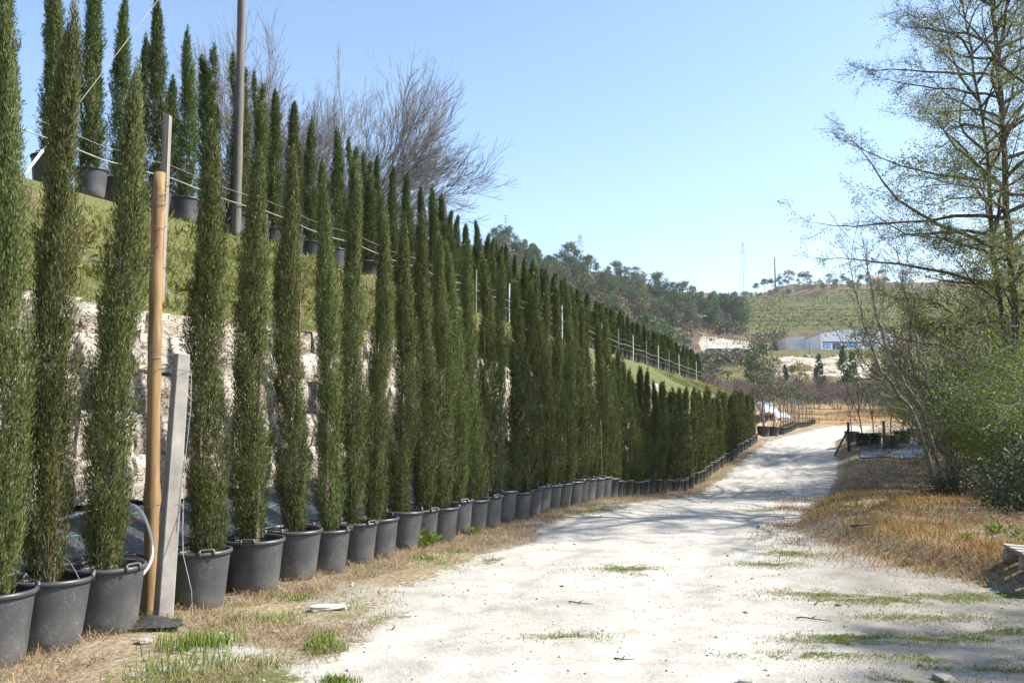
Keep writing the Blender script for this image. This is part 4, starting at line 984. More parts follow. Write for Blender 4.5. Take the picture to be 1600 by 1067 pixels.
# ------------------------------------------------------------------ warehouse, cars, masts
def flat_mat(name, c, rough=.5, spec=.4): return plain(name, tuple(x * .9 for x in c), c, .3, rough, spec)
M['clad'] = flat_mat('white_cladding', (.82, .83, .84)); M['clad2'] = flat_mat('cream_cladding', (.66, .63, .57)); M['roofm'] = flat_mat('roof_sheet', (.40, .38, .36))
M['blue'] = flat_mat('blue_band', (.03, .05, .30)); M['cyan'] = flat_mat('blue_window_print', (.05, .30, .52), .2); M['cyanl'] = flat_mat('pale_window_print', (.35, .60, .75), .2)
M['glass'] = flat_mat('dark_glass', (.02, .03, .04), .1, .6); M['red'] = flat_mat('red_paint', (.45, .03, .03)); M['logo'] = flat_mat('logo_blue', (.03, .22, .55)); M['letter'] = flat_mat('letter_blue', (.06, .10, .25))
D0 = 300.0
def bp(px, py, d): return P(px, py, d)
zb = Zf(*[bp(1320, 549, 308)[i] for i in (0, 1)]) - .3
def pz(px, d): p = bp(px, 549, d); return Vector((p.x, p.y, zb))
A1, A2, A3 = pz(1283, 312), pz(1396, 312), pz(1258, 336)      # main hall: front left, front right, back left
axu = (A2 - A1).normalized(); W1 = (A2 - A1).length
top = lambda px, py, d: bp(px, py, d).z - zb
hl, hap, hr = top(1283, 521, 312), top(1321, 514.5, 312), top(1396, 517, 312); ua = (bp(1321, 520, 312) - bp(1283, 520, 312)).x
wh = thing('warehouse', 'long white warehouse shop with blue shop front and logo below the terraced hill', 'building', A1)
back = (A3 - A1); nrm = Vector((axu.y, -axu.x, 0))
def wp(u, z, off=0): return axu * u + Vector((0, 0, z)) + nrm * off
def prism(pts, off0, off1):
    mb = MB(); n = len(pts); V = [wp(u, z, off1) for u, z in pts] + [wp(u, z, off0) for u, z in pts]
    mb.add(V, [tuple(range(n)), tuple(range(2 * n - 1, n - 1, -1))] + [(i, n + i, n + (i + 1) % n, (i + 1) % n) for i in range(n)]); return mb
mb = MB(); fr = [(0, -1), (W1, -1), (W1, hr), (ua, hap), (0, hl)]
V = [wp(u, z) for u, z in fr] + [wp(u, z) + back * 1.6 for u, z in fr]; n = 5
mb.add(V, [(0, 1, 2, 3, 4), (9, 8, 7, 6, 5), (0, 4, 9, 5), (1, 6, 7, 2), (0, 5, 6, 1)])
link('wall', mb.mesh('wall', M['clad']), wh)
mb = MB(); rv = [(-.3, hl + .05), (ua, hap + .08), (W1 + .3, hr + .05), (W1 + .3, hr + .3), (ua, hap + .33), (-.3, hl + .3)]
V = [wp(u, z, .35) for u, z in rv] + [wp(u, z) + back * 1.62 for u, z in rv]; n = 6
mb.add(V, [tuple(range(n)), tuple(range(2 * n - 1, n - 1, -1))] + [(i, n + i, n + (i + 1) % n, (i + 1) % n) for i in range(n)]); link('roof', mb.mesh('roof', M['roofm']), wh)
B1, B2, B3 = pz(1229, 337), A3 - Vector((0, 0, 0)), pz(1207, 362)
hB1, hB2, hB3 = top(1229, 527, 337), top(1258, 526, 336), top(1207, 532, 362)
mb = MB(); b1, b2, b3 = B1 - A1, B2 - A1 - back * .02, B3 - A1; b4 = b2 + (b3 - b1)
V = [b1, b2, b4, b3]; V = [v + Vector((0, 0, -1)) for v in V] + [b1 + Vector((0, 0, hB1)), b2 + Vector((0, 0, hB2)), b4 + Vector((0, 0, hB2)), b3 + Vector((0, 0, hB1))]
mb.add(V, [(0, 1, 5, 4), (1, 2, 6, 5), (2, 3, 7, 6), (3, 0, 4, 7), (4, 5, 6, 7)]); lowh = link('side_hall', mb.mesh('side_hall', M['clad2']), wh)
# rolling door on the side hall
f2 = (b2 - b1); f2n = Vector((f2.y, -f2.x, 0)).normalized()
mb = MB(); c0 = b1 + f2 * .22 + f2n * .06; c1 = b1 + f2 * .78 + f2n * .06
for k in range(7):
    z0, z1 = k * .62, k * .62 + .58
    mb.add([c0 + Vector((0, 0, z0)), c1 + Vector((0, 0, z0)), c1 + Vector((0, 0, z1)), c0 + Vector((0, 0, z1))], [(0, 1, 2, 3)])
link('rolling_door', mb.mesh('rolling_door', M['clad']), wh)
def upx(px): return (bp(px, 540, 312) - bp(1283, 540, 312)).x / axu.x
def zpx(py): return top(1300, py, 312)
def rect(name, x0, y0, x1, y1, mat, o0=.0, o1=.08, parent=wh): return link(name, prism([(upx(x0), zpx(y1)), (upx(x1), zpx(y1)), (upx(x1), zpx(y0)), (upx(x0), zpx(y0))], o0, o1).mesh(name, mat), parent)
rect('blue_band', 1285.5, 534, 1372, 536, M['blue'], 0, .25)
w1 = rect('shop_window', 1286, 537.2, 1298, 544, M['cyan']); rect('print', 1288, 538.5, 1292, 542.5, M['cyanl'], .08, .11, w1); rect('print', 1294, 538, 1296.5, 543, M['cyanl'], .08, .11, w1)
e = rect('entrance', 1301, 536.6, 1314, 546.6, M['glass']); rect('door', 1305, 539.5, 1308.5, 546.4, M['logo'], .08, .12, e); rect('poster', 1311.5, 540, 1313.2, 545, M['red'], .08, .12, e)
w2 = rect('shop_window', 1317, 536.4, 1339, 543, M['cyan'])
for a in (1318, 1321, 1326, 1331): rect('print', a, 537.2, a + 2.4, 539.6, M['cyanl'], .08, .11, w2)
w3 = rect('shop_window', 1352, 536.4, 1366, 543, M['cyan'])
# logo: ring of petals and lettering
lg = link('logo', None, wh); lc = (upx(1333.5), zpx(524))
for k in range(8):
    a = k * math.pi / 4; r0, r1 = .28, .95; ca, sa = math.cos(a), math.sin(a); pts = []
    for (r, w_) in ((r0, .06), (.6, .22), (r1, .16), (r1, -.16), (.6, -.22), (r0, -.06)): pts.append((lc[0] + ca * r - sa * w_, lc[1] + sa * r + ca * w_))
    link('petal', prism(pts, .0, .1).mesh('petal', M['logo']), lg)
fc = bpy.data.curves.new('sign_text', 'FONT'); fc.body = 'La on'; fc.size = 1.75; fc.extrude = .05; fc.space_character = 1.15
tmp = bpy.data.objects.new('tmp_text', fc); COL.objects.link(tmp)
dg = bpy.context.evaluated_depsgraph_get(); tm = bpy.data.meshes.new_from_object(tmp.evaluated_get(dg)); bpy.data.objects.remove(tmp); tm.materials.clear(); tm.materials.append(M['letter'])
lt_ = link('lettering', tm, wh, wp(upx(1339.5), zpx(525.6), .06)); Rm = Matrix((axu, Vector((0, 0, 1)), nrm)).transposed(); lt_.rotation_euler = Rm.to_euler()
# white shed and kiosk
def small_house(name, lab, px, d, w, dp, h, mat, rz=0.0, stripe=None):
    q = on(px, d); t = thing(name, lab, 'building', q, rz)
    link('wall', MB().box((0, 0, h / 2 - .5), (w, dp, h + 1)).mesh('wall', mat), t); link('roof', MB().box((0, 0, h + .12), (w + .5, dp + .5, .2)).mesh('roof', M['roofm'] if not stripe else mat), t)
    link('door', MB().box((w * .2, -dp / 2 - .03, 1.0), (.9, .06, 2.0)).mesh('door', M['glass']), t)
    if stripe:
        for k in (-.3, 0, .3): link('panel_stripe', MB().box((w * k, -dp / 2 - .03, h / 2), (.35, .06, h * .8)).mesh('panel_stripe', stripe), t)
small_house('white_shed', 'flat white shed at the left end of the car park, above the cypresses', 1068, 306, 5.5, 4, 3.0, M['clad'])
small_house('kiosk', 'small white kiosk with grey stripes between car park and warehouse', 1194, 309, 2.8, 2.4, 2.6, M['clad'], 0, M['roofm'])
q = on(1372, 603); t = thing('farmhouse', 'small house with orange tiled roof on the right skyline', 'building', q)
link('wall', MB().box((0, 0, 1.5), (9, 6, 4)).mesh('wall', M['clad2']), t); mb = MB(); V = [(-5, -3.4, 3.4), (5, -3.4, 3.4), (5, 3.4, 3.4), (-5, 3.4, 3.4), (-5, 0, 5.4), (5, 0, 5.4)]; mb.add(V, [(0, 1, 5, 4), (2, 3, 4, 5), (0, 4, 3), (1, 2, 5)])
link('roof', mb.mesh('roof', flat_mat('roof_tile', (.45, .16, .07))), t); link('window', MB().box((-2, -3.04, 2), (1, .1, 1.1)).mesh('window', M['glass']), t); link('window', MB().box((2, -3.04, 2), (1, .1, 1.1)).mesh('window', M['glass']), t)
def car(px, d, lab, color, suv, rz):
    m = flat_mat('car_paint', color, .25, .5); q = on(px, d); t = thing('parked_car', lab, 'car', q + Vector((0, 0, .02)), rz, 'cars parked before the bank')
    hh = .25 if suv else 0; prof = [(-2.1, .35), (-2.15, .8), (-1.95, .95 + hh), (-1.5, 1.42 + hh), (.35, 1.45 + hh), (1.05, .98 + hh * .4), (2.0, .82), (2.15, .6), (2.1, .35)]
    mb = MB(); n = len(prof); V = [(x, -.86, z) for x, z in prof] + [(x, .86, z) for x, z in prof]
    mb.add(V, [tuple(range(n)), tuple(range(2 * n - 1, n - 1, -1))] + [(i, n + i, n + (i + 1) % n, (i + 1) % n) for i in range(n)]); link('body', mb.mesh('body', m), t)
    for s in (-1, 1): 
        mb = MB(); pw_ = [(-1.7, 1.0 + hh), (-1.38, 1.36 + hh), (.3, 1.38 + hh), (.85, 1.0 + hh * .6)]; Vw = [(x, s * .875, z) for x, z in pw_]; mb.add(Vw, [(0, 1, 2, 3) if s > 0 else (3, 2, 1, 0)]); link('window', mb.mesh('window', M['glass']), t)
    mb = MB(); mb.add([(.42, -.75, 1.43 + hh), (.42, .75, 1.43 + hh), (1.08, .78, 1.0 + hh * .4), (1.08, -.78, 1.0 + hh * .4)], [(0, 3, 2, 1)]); link('windscreen', mb.mesh('windscreen', M['glass']), t)
    for x in (-1.35, 1.35):
        for s in (-1, 1):
            mb = MB(); mb.tube([(x, s * .72, .33), (x, s * .9, .33)], .33, 14); link('wheel', mb.mesh('wheel', M['darkpl'], True), t)
for (px, lab, c, suv, rz) in [(1112, 'black parked car, leftmost before the stony bank', (.012, .012, .015), 0, 0.1), (1124, 'dark blue parked car, second from the left', (.03, .05, .11), 0, .25), (1134, 'silver parked car in the middle of the car park', (.45, .47, .5), 0, .2),
                              (1144, 'white parked car right of the middle of the car park', (.7, .7, .7), 0, .15), (1155, 'dark tall parked car right of the white one', (.015, .02, .03), 1, .1), (1163, 'silver-grey parked car, rightmost before the bank', (.4, .42, .45), 0, .05)]:
    car(px, 313, lab, c, suv, rz)
# kerb stones and lamp posts along the car park
BST = [rock_mesh(130 + i, plain('bank_boulder', (.22, .20, .17), (.40, .37, .32), 2, .9, .1, .4), 2, .2, 'boulder') for i in range(4)]
for k in range(26):
    px = 1100 + k * 8.5 + RG.uniform(-3, 3); d = 272 + RG.uniform(-1, 1); q = on(px, d); s = RG.uniform(.6, 1.3)
    thing('boulder', 'pale boulder in the line edging the lawn below the car park', 'rock', q, RG.uniform(0, 6), 'boulders edging the lawn', BST[k % 4], scale=(s * 1.5, s, s))
for (px, d, h, lab) in [(1085, 285, 8, 'pale lamp post at the left end of the car park'), (1105.5, 285, 6.5, 'thin lamp post right of the first at the car park'), (1137, 290, 4, 'short pole among the parked cars'), (1162, 285, 7.5, 'lamp post at the right end of the parked cars'), (1266, 280, 7.5, 'dark pole standing before the warehouse side hall')]:
    q = on(px, d); t = thing('lamp_post', lab, 'lamp post', q, 0, 'poles by the car park'); mat = M['greywood'] if px > 1200 else M['conc']
    link('pole', MB().tube([(0, 0, -.4), (0, 0, h)], [.13, .09], 8).mesh('pole', mat, True), t)
    if px < 1200: link('lamp_head', MB().box((.3, 0, h), (.8, .2, .12)).mesh('lamp_head', M['roofm']), t)
M['steel'] = plain('pylon_steel', (.30, .33, .36), (.42, .45, .48), 1, .5, .4)
def pylon(px, py_top, d, lab, wb=4.5):
    q = on(px, d); H = P(px, py_top, d).z - q.z; t = thing('power_pylon', lab, 'pylon', q, .5, 'power pylons'); mb = MB(); n = 9; r = .11
    def w(z): return wb / 2 * (1 - z / H) ** .9 + .35
    for a in range(4):
        sx_, sy_ = (1, 1, -1, -1)[a], (1, -1, -1, 1)[a]
        mb.tube([(sx_ * w(z), sy_ * w(z), z) for z in np.linspace(-.5, H, n + 1)], r, 4)
        tx_, ty_ = (1, 1, -1, -1)[(a + 1) % 4], (1, -1, -1, 1)[(a + 1) % 4]
        for k in range(n):
            z0, z1 = H * k / n, H * (k + 1) / n; mb.tube([(sx_ * w(z0), sy_ * w(z0), z0), (tx_ * w(z1), ty_ * w(z1), z1)], r * .6, 3)
    link('lattice', mb.mesh('lattice', M['steel']), t)
    for f, l in ((.90, 3.2), (.80, 4.0)):
        mb = MB(); mb.tube([(-l, 0, f * H), (0, 0, f * H + .5), (l, 0, f * H)], .12, 4); mb.tube([(-l, 0, f * H), (l, 0, f * H)], .09, 4); link('cross_arm', mb.mesh('cross_arm', M['steel']), t)
pylon(908, 366, 440, 'pale lattice pylon standing on the left wooded ridge', 4); pylon(1165, 378, 610, 'tall slim lattice pylon on the right skyline', 5)
q = on(790, 425); h = P(790, 335, 425).z - q.z; t = thing('ridge_mast', 'thin pole with cross bars among the pines at the left end of the ridge', 'mast', q)
link('pole', MB().tube([(0, 0, 0), (0, 0, h)], [.2, .12], 6).mesh('pole', M['steel']), t)
for k in range(3): link('cross_bar', MB().box((0, 0, h - .8 - k * 1.4), (2.6, .15, .15)).mesh('cross_bar', M['steel']), t)
q = on(1215, 600); h = P(1215, 404, 600).z - q.z; t = thing('brown_mast', 'tall bare brown mast on the right skyline beside the golden tree', 'mast', q)
link('pole', MB().tube([(0, 0, 0), (0, 0, h)], [.55, .4], 8).mesh('pole', M['bark'], True), t); link('cap', MB().tube([(0, 0, h), (0, 0, h + .3)], .5, 8).mesh('cap', M['bark']), t)

# ------------------------------------------------------------------ potted standards beside the far road, white sheet
def standard(seed, trunk, cr, n, leaf, mat, nst=1, sq=1.0):
    rng = np.random.default_rng(seed); sg, tips = [], []; q = np.array([0, 0, .3])
    for s in range(nst):
        q = np.array([.1 * s, 0, .3])
        for i in range(6):
            nq = q + np.array([rng.normal() * .02, rng.normal() * .02, trunk / 6]); sg.append((*q, *nq, .035, .03)); q = nq
        for k in range(7):
            a = rng.uniform(0, 6.28); rec_tree(rng, q, norm(np.array([math.cos(a) * .7, math.sin(a) * .7, 1])), cr * .5, .016, 2, sg, tips, (2, 3), .5, .75, .03, .12, 2, .5)
    c = rng.normal(size=(n, 3)); c = norm(c) * (rng.uniform(.15, 1, (n, 1)) ** .5) * cr * np.array([[1, 1, sq]]) * (1 + .5 * (fbm(c[:, 0] * 2, c[:, 1] * 2 + c[:, 2], seed)[:, None] - .5)) + np.array([[.05, 0, trunk + .3 + cr * sq * .75]])
    return segs_mesh('trunk', sg, M['twig'], 6), leaves('crown', c, rng.normal(size=(n, 3)), rng.uniform(.6, 1.3, n) * leaf, rng.uniform(.6, 1.3, n) * leaf * .6, rng, mat, .5)
ST = [standard(150 + i, 1.75, .42, 300, .10, M['oakleaf'], 1, .9) for i in range(3)]
STB = [standard(160, 1.45, .62, 620, .10, M['oakleaf'], 2, 1.35), standard(161, 1.45, .56, 520, .10, M['oakleaf'], 1, 1.7)]
def pot_tree(px, d, lab, parts, ps, s=1.0, grp='potted standard trees by the far road'):
    q = on(px, d); t = thing('potted_tree', lab, 'potted tree', q - Vector((0, 0, .02)), RG.uniform(0, 6), grp)
    link('pot', POTF, t, scale=(ps, ps, ps * .9)); link('soil', SOIL, t, scale=(ps * .98, ps * .98, ps * .9))
    link('trunk', parts[0], t, scale=(s, s, s)); link('crown', parts[1], t, scale=(s, s, s))
pot_tree(1191, 43.5, 'large twin-trunked potted tree, first beyond the end of the cypress row', STB[0], 1.25, .95)
pot_tree(1206, 44.0, 'large single-trunked potted tree right of the twin-trunked one', STB[1], 1.15, 1.15)
for i in range(14):
    d = 47 + i * 2.25; px = np.interp(i, [0, 13], [1218, 1268])
    pot_tree(px, d, f'slim potted standard tree, {ordn(i + 1)} beyond the two large ones along the far road', ST[i % 3], 1.0, RG.uniform(.9, 1.12))
for i in range(4):
    d = 46 + i * 2; pot_tree(1180 + i * 7, d + 3, f'slim potted standard in the back line behind the large potted trees, {ordn(i + 1)} from left', ST[(i + 1) % 3], 1.0, RG.uniform(.95, 1.1))
def sheet_heap(px, d, w, dp, h, lab):
    q = on(px, d); n, m_ = 26, 16; a, b, Q = grid(np.linspace(-1, 1, n), np.linspace(-1, 1, m_))
    zz = h * np.clip(1.15 - np.abs(b) ** 1.4 - .6 * np.abs(a) ** 3, 0, 1) * (1 + .35 * (fbm(a * 3 + 5, b * 3, 71) - .5)) - .04
    me = mesh_np('sheet_heap', np.stack([a * w / 2, b * dp / 2, zz], 1), [Q[:, ::-1]], plain('white_sheet', (.12, .14, .17), (.40, .41, .43), 1.6, .4, .4, .5))
    thing('sheet_heap', lab, 'plastic sheet', q, .4, me=me)
sheet_heap(1214, 60, 1.7, 1.2, .42, 'white plastic sheeting heaped behind the potted standard trees')
sheet_heap(1193, 56, 1.6, 1.4, .7, 'smaller white sheet heap between the large potted trees and cypress row')

# ------------------------------------------------------------------ right side: posts, pots with saplings, dark sheet, pallet
def bare_sap(seed):
    rng = np.random.default_rng(seed); sg, tips = [], []
    rec_tree(rng, (0, 0, .2), (0, 0, 1), .8, .022, 3, sg, tips, (2, 3), .45, .72, .06, .1, 3, .4); return segs_mesh('sapling', sg, M['bark'], 4)
BS = [bare_sap(181 + i) for i in range(3)]
for i, (px, d, s) in enumerate([(1328, 34.5, 1.0), (1345, 33.0, 1.1), (1363, 33.2, 1.0), (1389, 32.5, 1.15), (1407, 34.0, 1.2), (1422, 37, .8)]):
    q = on(px, d); t = thing('potted_sapling', f'bare sapling in a black pot by the fence posts at right, {ordn(i + 1)} from the left', 'potted sapling', q, i * 1.1, 'bare saplings in pots at right')
    link('pot', POTF, t, scale=(s * 1.05, s * 1.05, s * .9)); link('soil', SOIL, t, scale=(s * 1.03, s * 1.03, s * .9)); link('sapling', BS[i % 3], t, scale=(s, s, s * 1.1))
U, Vv, Q = grid(np.linspace(1340, 1450, 30), np.linspace(29.5, 34.5, 16)); X = (U - 800) / F * Vv; 
thing('dark_ground_sheet', 'dark ground sheet under the black pots at right', 'ground cloth', me=mesh_np('dark_ground_sheet', np.stack([X, Vv, Z(X, Vv) + .02 + .03 * fbm(X * 2, Vv * 2, 3)], 1), [Q], plain('dark_sheet', (.03, .032, .036), (.11, .115, .125), 2, .5, .4, .3), True))
for (px, d, h, lab, br) in [(1323, 32.0, 1.05, 'dark fence post with a slanting brace beside the road', True), (1378, 31.5, 1.05, 'dark fence post among the black pots, right of the braced one', False)]:
    q = on(px, d); t = thing('fence_post', lab, 'fence post', q, 0, 'dark fence posts at right')
    link('post', MB().tube([(0, 0, -.3), (.01, 0, h * .5), (0, 0, h)], [.055, .05, .048], 8).mesh('post', M['bark'], True), t)
    if br: link('brace', MB().tube([(-.55, -.1, -.15), (-.03, 0, h * .72)], .03, 6).mesh('brace', M['bark'], True), t)
M['pallet'] = wood('pallet_wood', (.16, .14, .12), (.36, .33, .29), (3, 25, 25))
q = on(1690, 8.15); pl = thing('wooden_pallet', 'grey weathered wooden pallet tilted in the dry grass at the right edge', 'pallet', q + Vector((0, 0, -.06)), 0, rot=(math.radians(3), math.radians(4), math.radians(-8)))
tb_ = MB().box((0, 0, 0), (1.2, .10, .022)).mesh('board', M['pallet'])
for k in range(6): link('board', tb_, pl, (0, -.36 + k * .145, .135))
bb_ = MB().box((0, 0, 0), (1.2, .09, .02)).mesh('board', M['pallet'])
for k in (-.36, 0, .365): link('board', bb_, pl, (0, k, .0))
st_ = MB().box((0, 0, 0), (.09, .80, .02)).mesh('cross_board', M['pallet']); blk = MB().box((0, 0, 0), (.135, .095, .085)).mesh('block', M['pallet'])
for x in (-.53, 0, .53):
    link('cross_board', st_, pl, (x, 0, .1125))
    for k in (-.35, 0, .36): link('block', blk, pl, (x, k, .0565))

# ------------------------------------------------------------------ ground litter
def scatter(n, u0, u1, v0, v1, rng): u = rng.uniform(u0, u1, n); v = rng.uniform(v0, v1, n); x, y = xy(u, v); return u, v, x, y
rng = np.random.default_rng(77)
def base3(x, y, dz=-.005): return np.stack([x, y, Z(x, y) + dz], 1)
# verge straw (left of the road)
u, v, x, y = scatter(190000, 2.5, 40, -2.3, .35, rng); w = fbm(u * 1.1, v * 1.5, 81) - .10 * sstep(-.3, -1.2, v - left_edge(u) - .9)
k_ = (v > left_edge(u) - .12 + .5 * (fbm(u * 2, v * 2, 82) - .5)) & (w > .44 - .14 * sstep(-.9, -.3, v)) & (rng.random(len(u)) < np.clip(13 / (u + 2), .2, 1)); u, v, x, y = u[k_], v[k_], x[k_], y[k_]; n = len(x)
stuff(link('verge_straw', blades('verge_straw', base3(x, y), rng.uniform(.03, .19, n), rng.uniform(.002, .006, n), rng.uniform(1.0, 2.0, n), M['dry'], rng)), 'dry straw and dead stalks on the verge between pots and road', 'dry grass')
# clumps of verge grass
def tufts(centers, per, spread, hmin, hmax, wmin, wmax, lean, name, mat, lab, cat):
    C_ = np.array(centers); c = C_[:, :2].repeat(per, 0) + rng.normal(size=(len(C_) * per, 2)) * (C_[:, 2:3].repeat(per, 0)) * spread; n = len(c)
    hs = rng.uniform(hmin, hmax, n) * C_[:, 3].repeat(per)
    stuff(link(name, blades(name, base3(c[:, 0], c[:, 1]), hs, rng.uniform(wmin, wmax, n), rng.uniform(lean[0], lean[1], n), mat, rng)), lab, cat)
cs = []
for (px, py, r, h) in [(300, 1010, .26, 1.0), (330, 1000, .2, .9), (280, 1040, .22, .7), (505, 1000, .13, .8), (515, 1008, .1, .6), (450, 960, .18, .5), (380, 1030, .2, .6), (270, 1060, .25, .7), (380, 960, .15, .4), (600, 880, .3, .4), (700, 860, .3, .4), (660, 870, .2, .5), (420, 920, .2, .45), (540, 1046, .08, .45), (480, 930, .2, .4)]:
    x, y = gp(px, py); cs += [(x + rng.normal() * r * .5, y + rng.normal() * r * .5, r, h) for _ in range(9)]
tufts(cs, 26, .35, .06, .17, .004, .008, (.15, .7), 'verge_grass', M['green'], 'fresh green grass tufts on the left verge near the pots', 'grass')
u, v, x, y = scatter(26000, 2.5, 30, -2.2, .2, rng); k_ = (fbm(u * .8, v * 1.2, 9) > .60) & (v > left_edge(u) - .1); x, y = x[k_], y[k_]; n = len(x)
stuff(link('verge_green', blades('verge_green', base3(x, y), rng.uniform(.02, .07, n), rng.uniform(.003, .006, n), rng.uniform(.3, 1.1, n), M['green'], rng)), 'sparse short green grass in the straw of the verge', 'grass')
# green patches of the yard
pts = []
for (cx, cy, rx, ry) in PATCH:
    m_ = int(min(9000, 9000 * rx * ry + 700)); a = rng.normal(size=(m_, 2)) * .45; pts.append(np.stack([cx + a[:, 0] * rx, cy + a[:, 1] * ry], 1))
pts = np.concatenate(pts); k_ = fbm(pts[:, 0] * 5, pts[:, 1] * 8, 83) > .42; pts = pts[k_]; n = len(pts)
stuff(link('yard_grass', blades('yard_grass', base3(pts[:, 0], pts[:, 1]), rng.uniform(.010, .036, n), rng.uniform(.003, .006, n), rng.uniform(.4, 1.2, n), M['green'], rng)), 'thin patches of short green grass on the sandy yard', 'grass')
u, v, x, y = scatter(30000, 3, 13, -11, -3.3, rng); k_ = (fbm(u * .9, v * 2.2, 98) > .52) & (v > bank_edge(u) - .2); x, y = x[k_], y[k_]; n = len(x)
stuff(link('yard_moss', blades('yard_moss', base3(x, y), rng.uniform(.006, .022, n), rng.uniform(.003, .006, n), rng.uniform(.5, 1.4, n), M['slope'], rng)), 'sparse low mossy grass over the sandy yard at lower right', 'grass')
# dry grass bank on the right
U_, V_ = [], []
u, v, x, y = scatter(190000, 3, 48, -19, -2.8, rng); t = bank_edge(u) - v; dist = np.hypot(x, y); vis = (x / np.maximum(y, .1) < .66) & (y > 6)
k_ = (t > .02 + .5 * (fbm(u * 1.5, v * 1.5, 84) - .4)) & vis & (fbm(u * .9, v * .9, 85) > .30) & (rng.random(len(u)) < np.clip(14 / dist, .35, 1)); u, v, x, y, t = u[k_], v[k_], x[k_], y[k_], t[k_]; n = len(x)
hh = rng.uniform(.05, .20, n) * (.35 + 1.0 * fbm(u * .7, v * .7, 86)) * (.5 + .5 * sstep(0, 1.0, t))
stuff(link('bank_dry_grass', blades('bank_dry_grass', base3(x, y), hh, rng.uniform(.005, .012, n) * np.clip(np.hypot(x, y) / 13, .8, 2), rng.uniform(.7, 1.8, n), M['drybank'], rng)), 'rusty and straw-coloured dry grass covering the bank right of the road', 'dry grass')
# rank dead stalks in mounds
cs = []
for (px, py, r, h) in [(1310, 770, .5, 1.0), (1350, 790, .5, .9), (1280, 800, .5, .8), (1400, 860, .6, 1.0), (1450, 870, .6, 1.1), (1490, 890, .5, 1.1), (1340, 850, .5, .8), (1560, 905, .4, .8), (1520, 900, .4, .8), (1430, 790, .6, 1.0), (1500, 800, .6, .9), (1250, 830, .3, .6), (1590, 900, .4, .9), (1380, 820, .5, .9), (1460, 840, .5, 1.0)]:
    x, y = gp(px, py - 8); cs += [(x + rng.normal() * r, y + rng.normal() * r, r, h) for _ in range(10)]
tufts(cs, 60, .45, .08, .26, .004, .008, (.6, 1.45), 'dead_stalks', M['drybank'], 'mounds of tangled dead stalks on the bank right of the road', 'dry grass')
u, v, x, y = scatter(30000, 6, 45, -18, -4, rng); t = bank_edge(u) - v; k_ = (t > .3) & (fbm(u * .35, v * .35, 19) > .60) & (x / np.maximum(y, .1) < .66); x, y = x[k_], y[k_]; n = len(x)
stuff(link('bank_green', blades('bank_green', base3(x, y), rng.uniform(.06, .22, n), rng.uniform(.006, .014, n), rng.uniform(.2, .9, n), M['green'], rng)), 'green weeds and grass growing through the dry bank', 'grass')
# bank behind the wall
u, v, x, y = scatter(120000, 0, 62, 1.95, 6.4, rng); g_ = fbm(u * .8, v * .8, 8); k_ = (g_ > .36) & ((u < 22) | (u > 45)); u, v, x, y, g_ = u[k_], v[k_], x[k_], y[k_], g_[k_]; n = len(x)
stuff(link('slope_grass', blades('slope_grass', base3(x, y), rng.uniform(.06, .20, n) * (.5 + g_) * (1 - .6 * sstep(5.0, 6.0, v)), rng.uniform(.007, .016, n), rng.uniform(.3, 1.3, n), M['slope'], rng)), 'lush green grass on the bank between stone wall and terrace', 'grass')
u, v, x, y = scatter(52000, 0, 24, 1.75, 6.0, rng); k_ = (fbm(u * 1.4, v * 1.4, 88) > .53 + .03 * (v - 2)); x, y = x[k_], y[k_]; n = len(x)
stuff(link('wall_top_straw', blades('wall_top_straw', base3(x, y), rng.uniform(.08, .26, n), rng.uniform(.005, .011, n), rng.uniform(.7, 1.35, n), M['dry'], rng)), 'dead brown growth hanging over the top of the stone wall', 'dry grass')
# tussocks of the flat field beyond the road
n = 26000; pxs = rng.uniform(1080, 1560, n); dn_ = rng.uniform(50, 118, n); x = (pxs - 800) / F * dn_; u, v = uv(x, dn_); k_ = (fbm(x * .25, dn_ * .25, 95) > .46) & ((v < -6) | (v > .5) | (u > 90)) & ~((u > 63) & (u < 84) & (fbm(x * .3, dn_ * .3, 96) > .4)); x, y = x[k_], dn_[k_]; n = len(x)
stuff(link('field_tussocks', blades('field_tussocks', base3(x, y), rng.uniform(.12, .45, n), rng.uniform(.02, .05, n), rng.uniform(.4, 1.2, n), M['drybank'], rng)), 'tawny tussocks on the flat field beyond the gravel road', 'dry grass')
n = 1500; u, v, x, y = scatter(n, 0, 24, 2.0, 6.1, rng); k_ = fbm(u * .9, v * .9, 99) > .5; x, y = x[k_], y[k_]; per = 16; c = base3(x, y).repeat(per, 0); m_ = len(c); a = rng.uniform(0, 6.28, m_); e = rng.uniform(.2, 1.3, m_)
d = np.stack([np.cos(a) * np.cos(e), np.sin(a) * np.cos(e), np.sin(e)], 1)
stuff(link('bank_weeds', leaves('bank_weeds', c + d * rng.uniform(0, .12, (m_, 1)), d, rng.uniform(.06, .18, m_), rng.uniform(.015, .04, m_), rng, M['slope'], .5)), 'broad-leaved weeds clumped on the grassy bank above the wall', 'weeds')
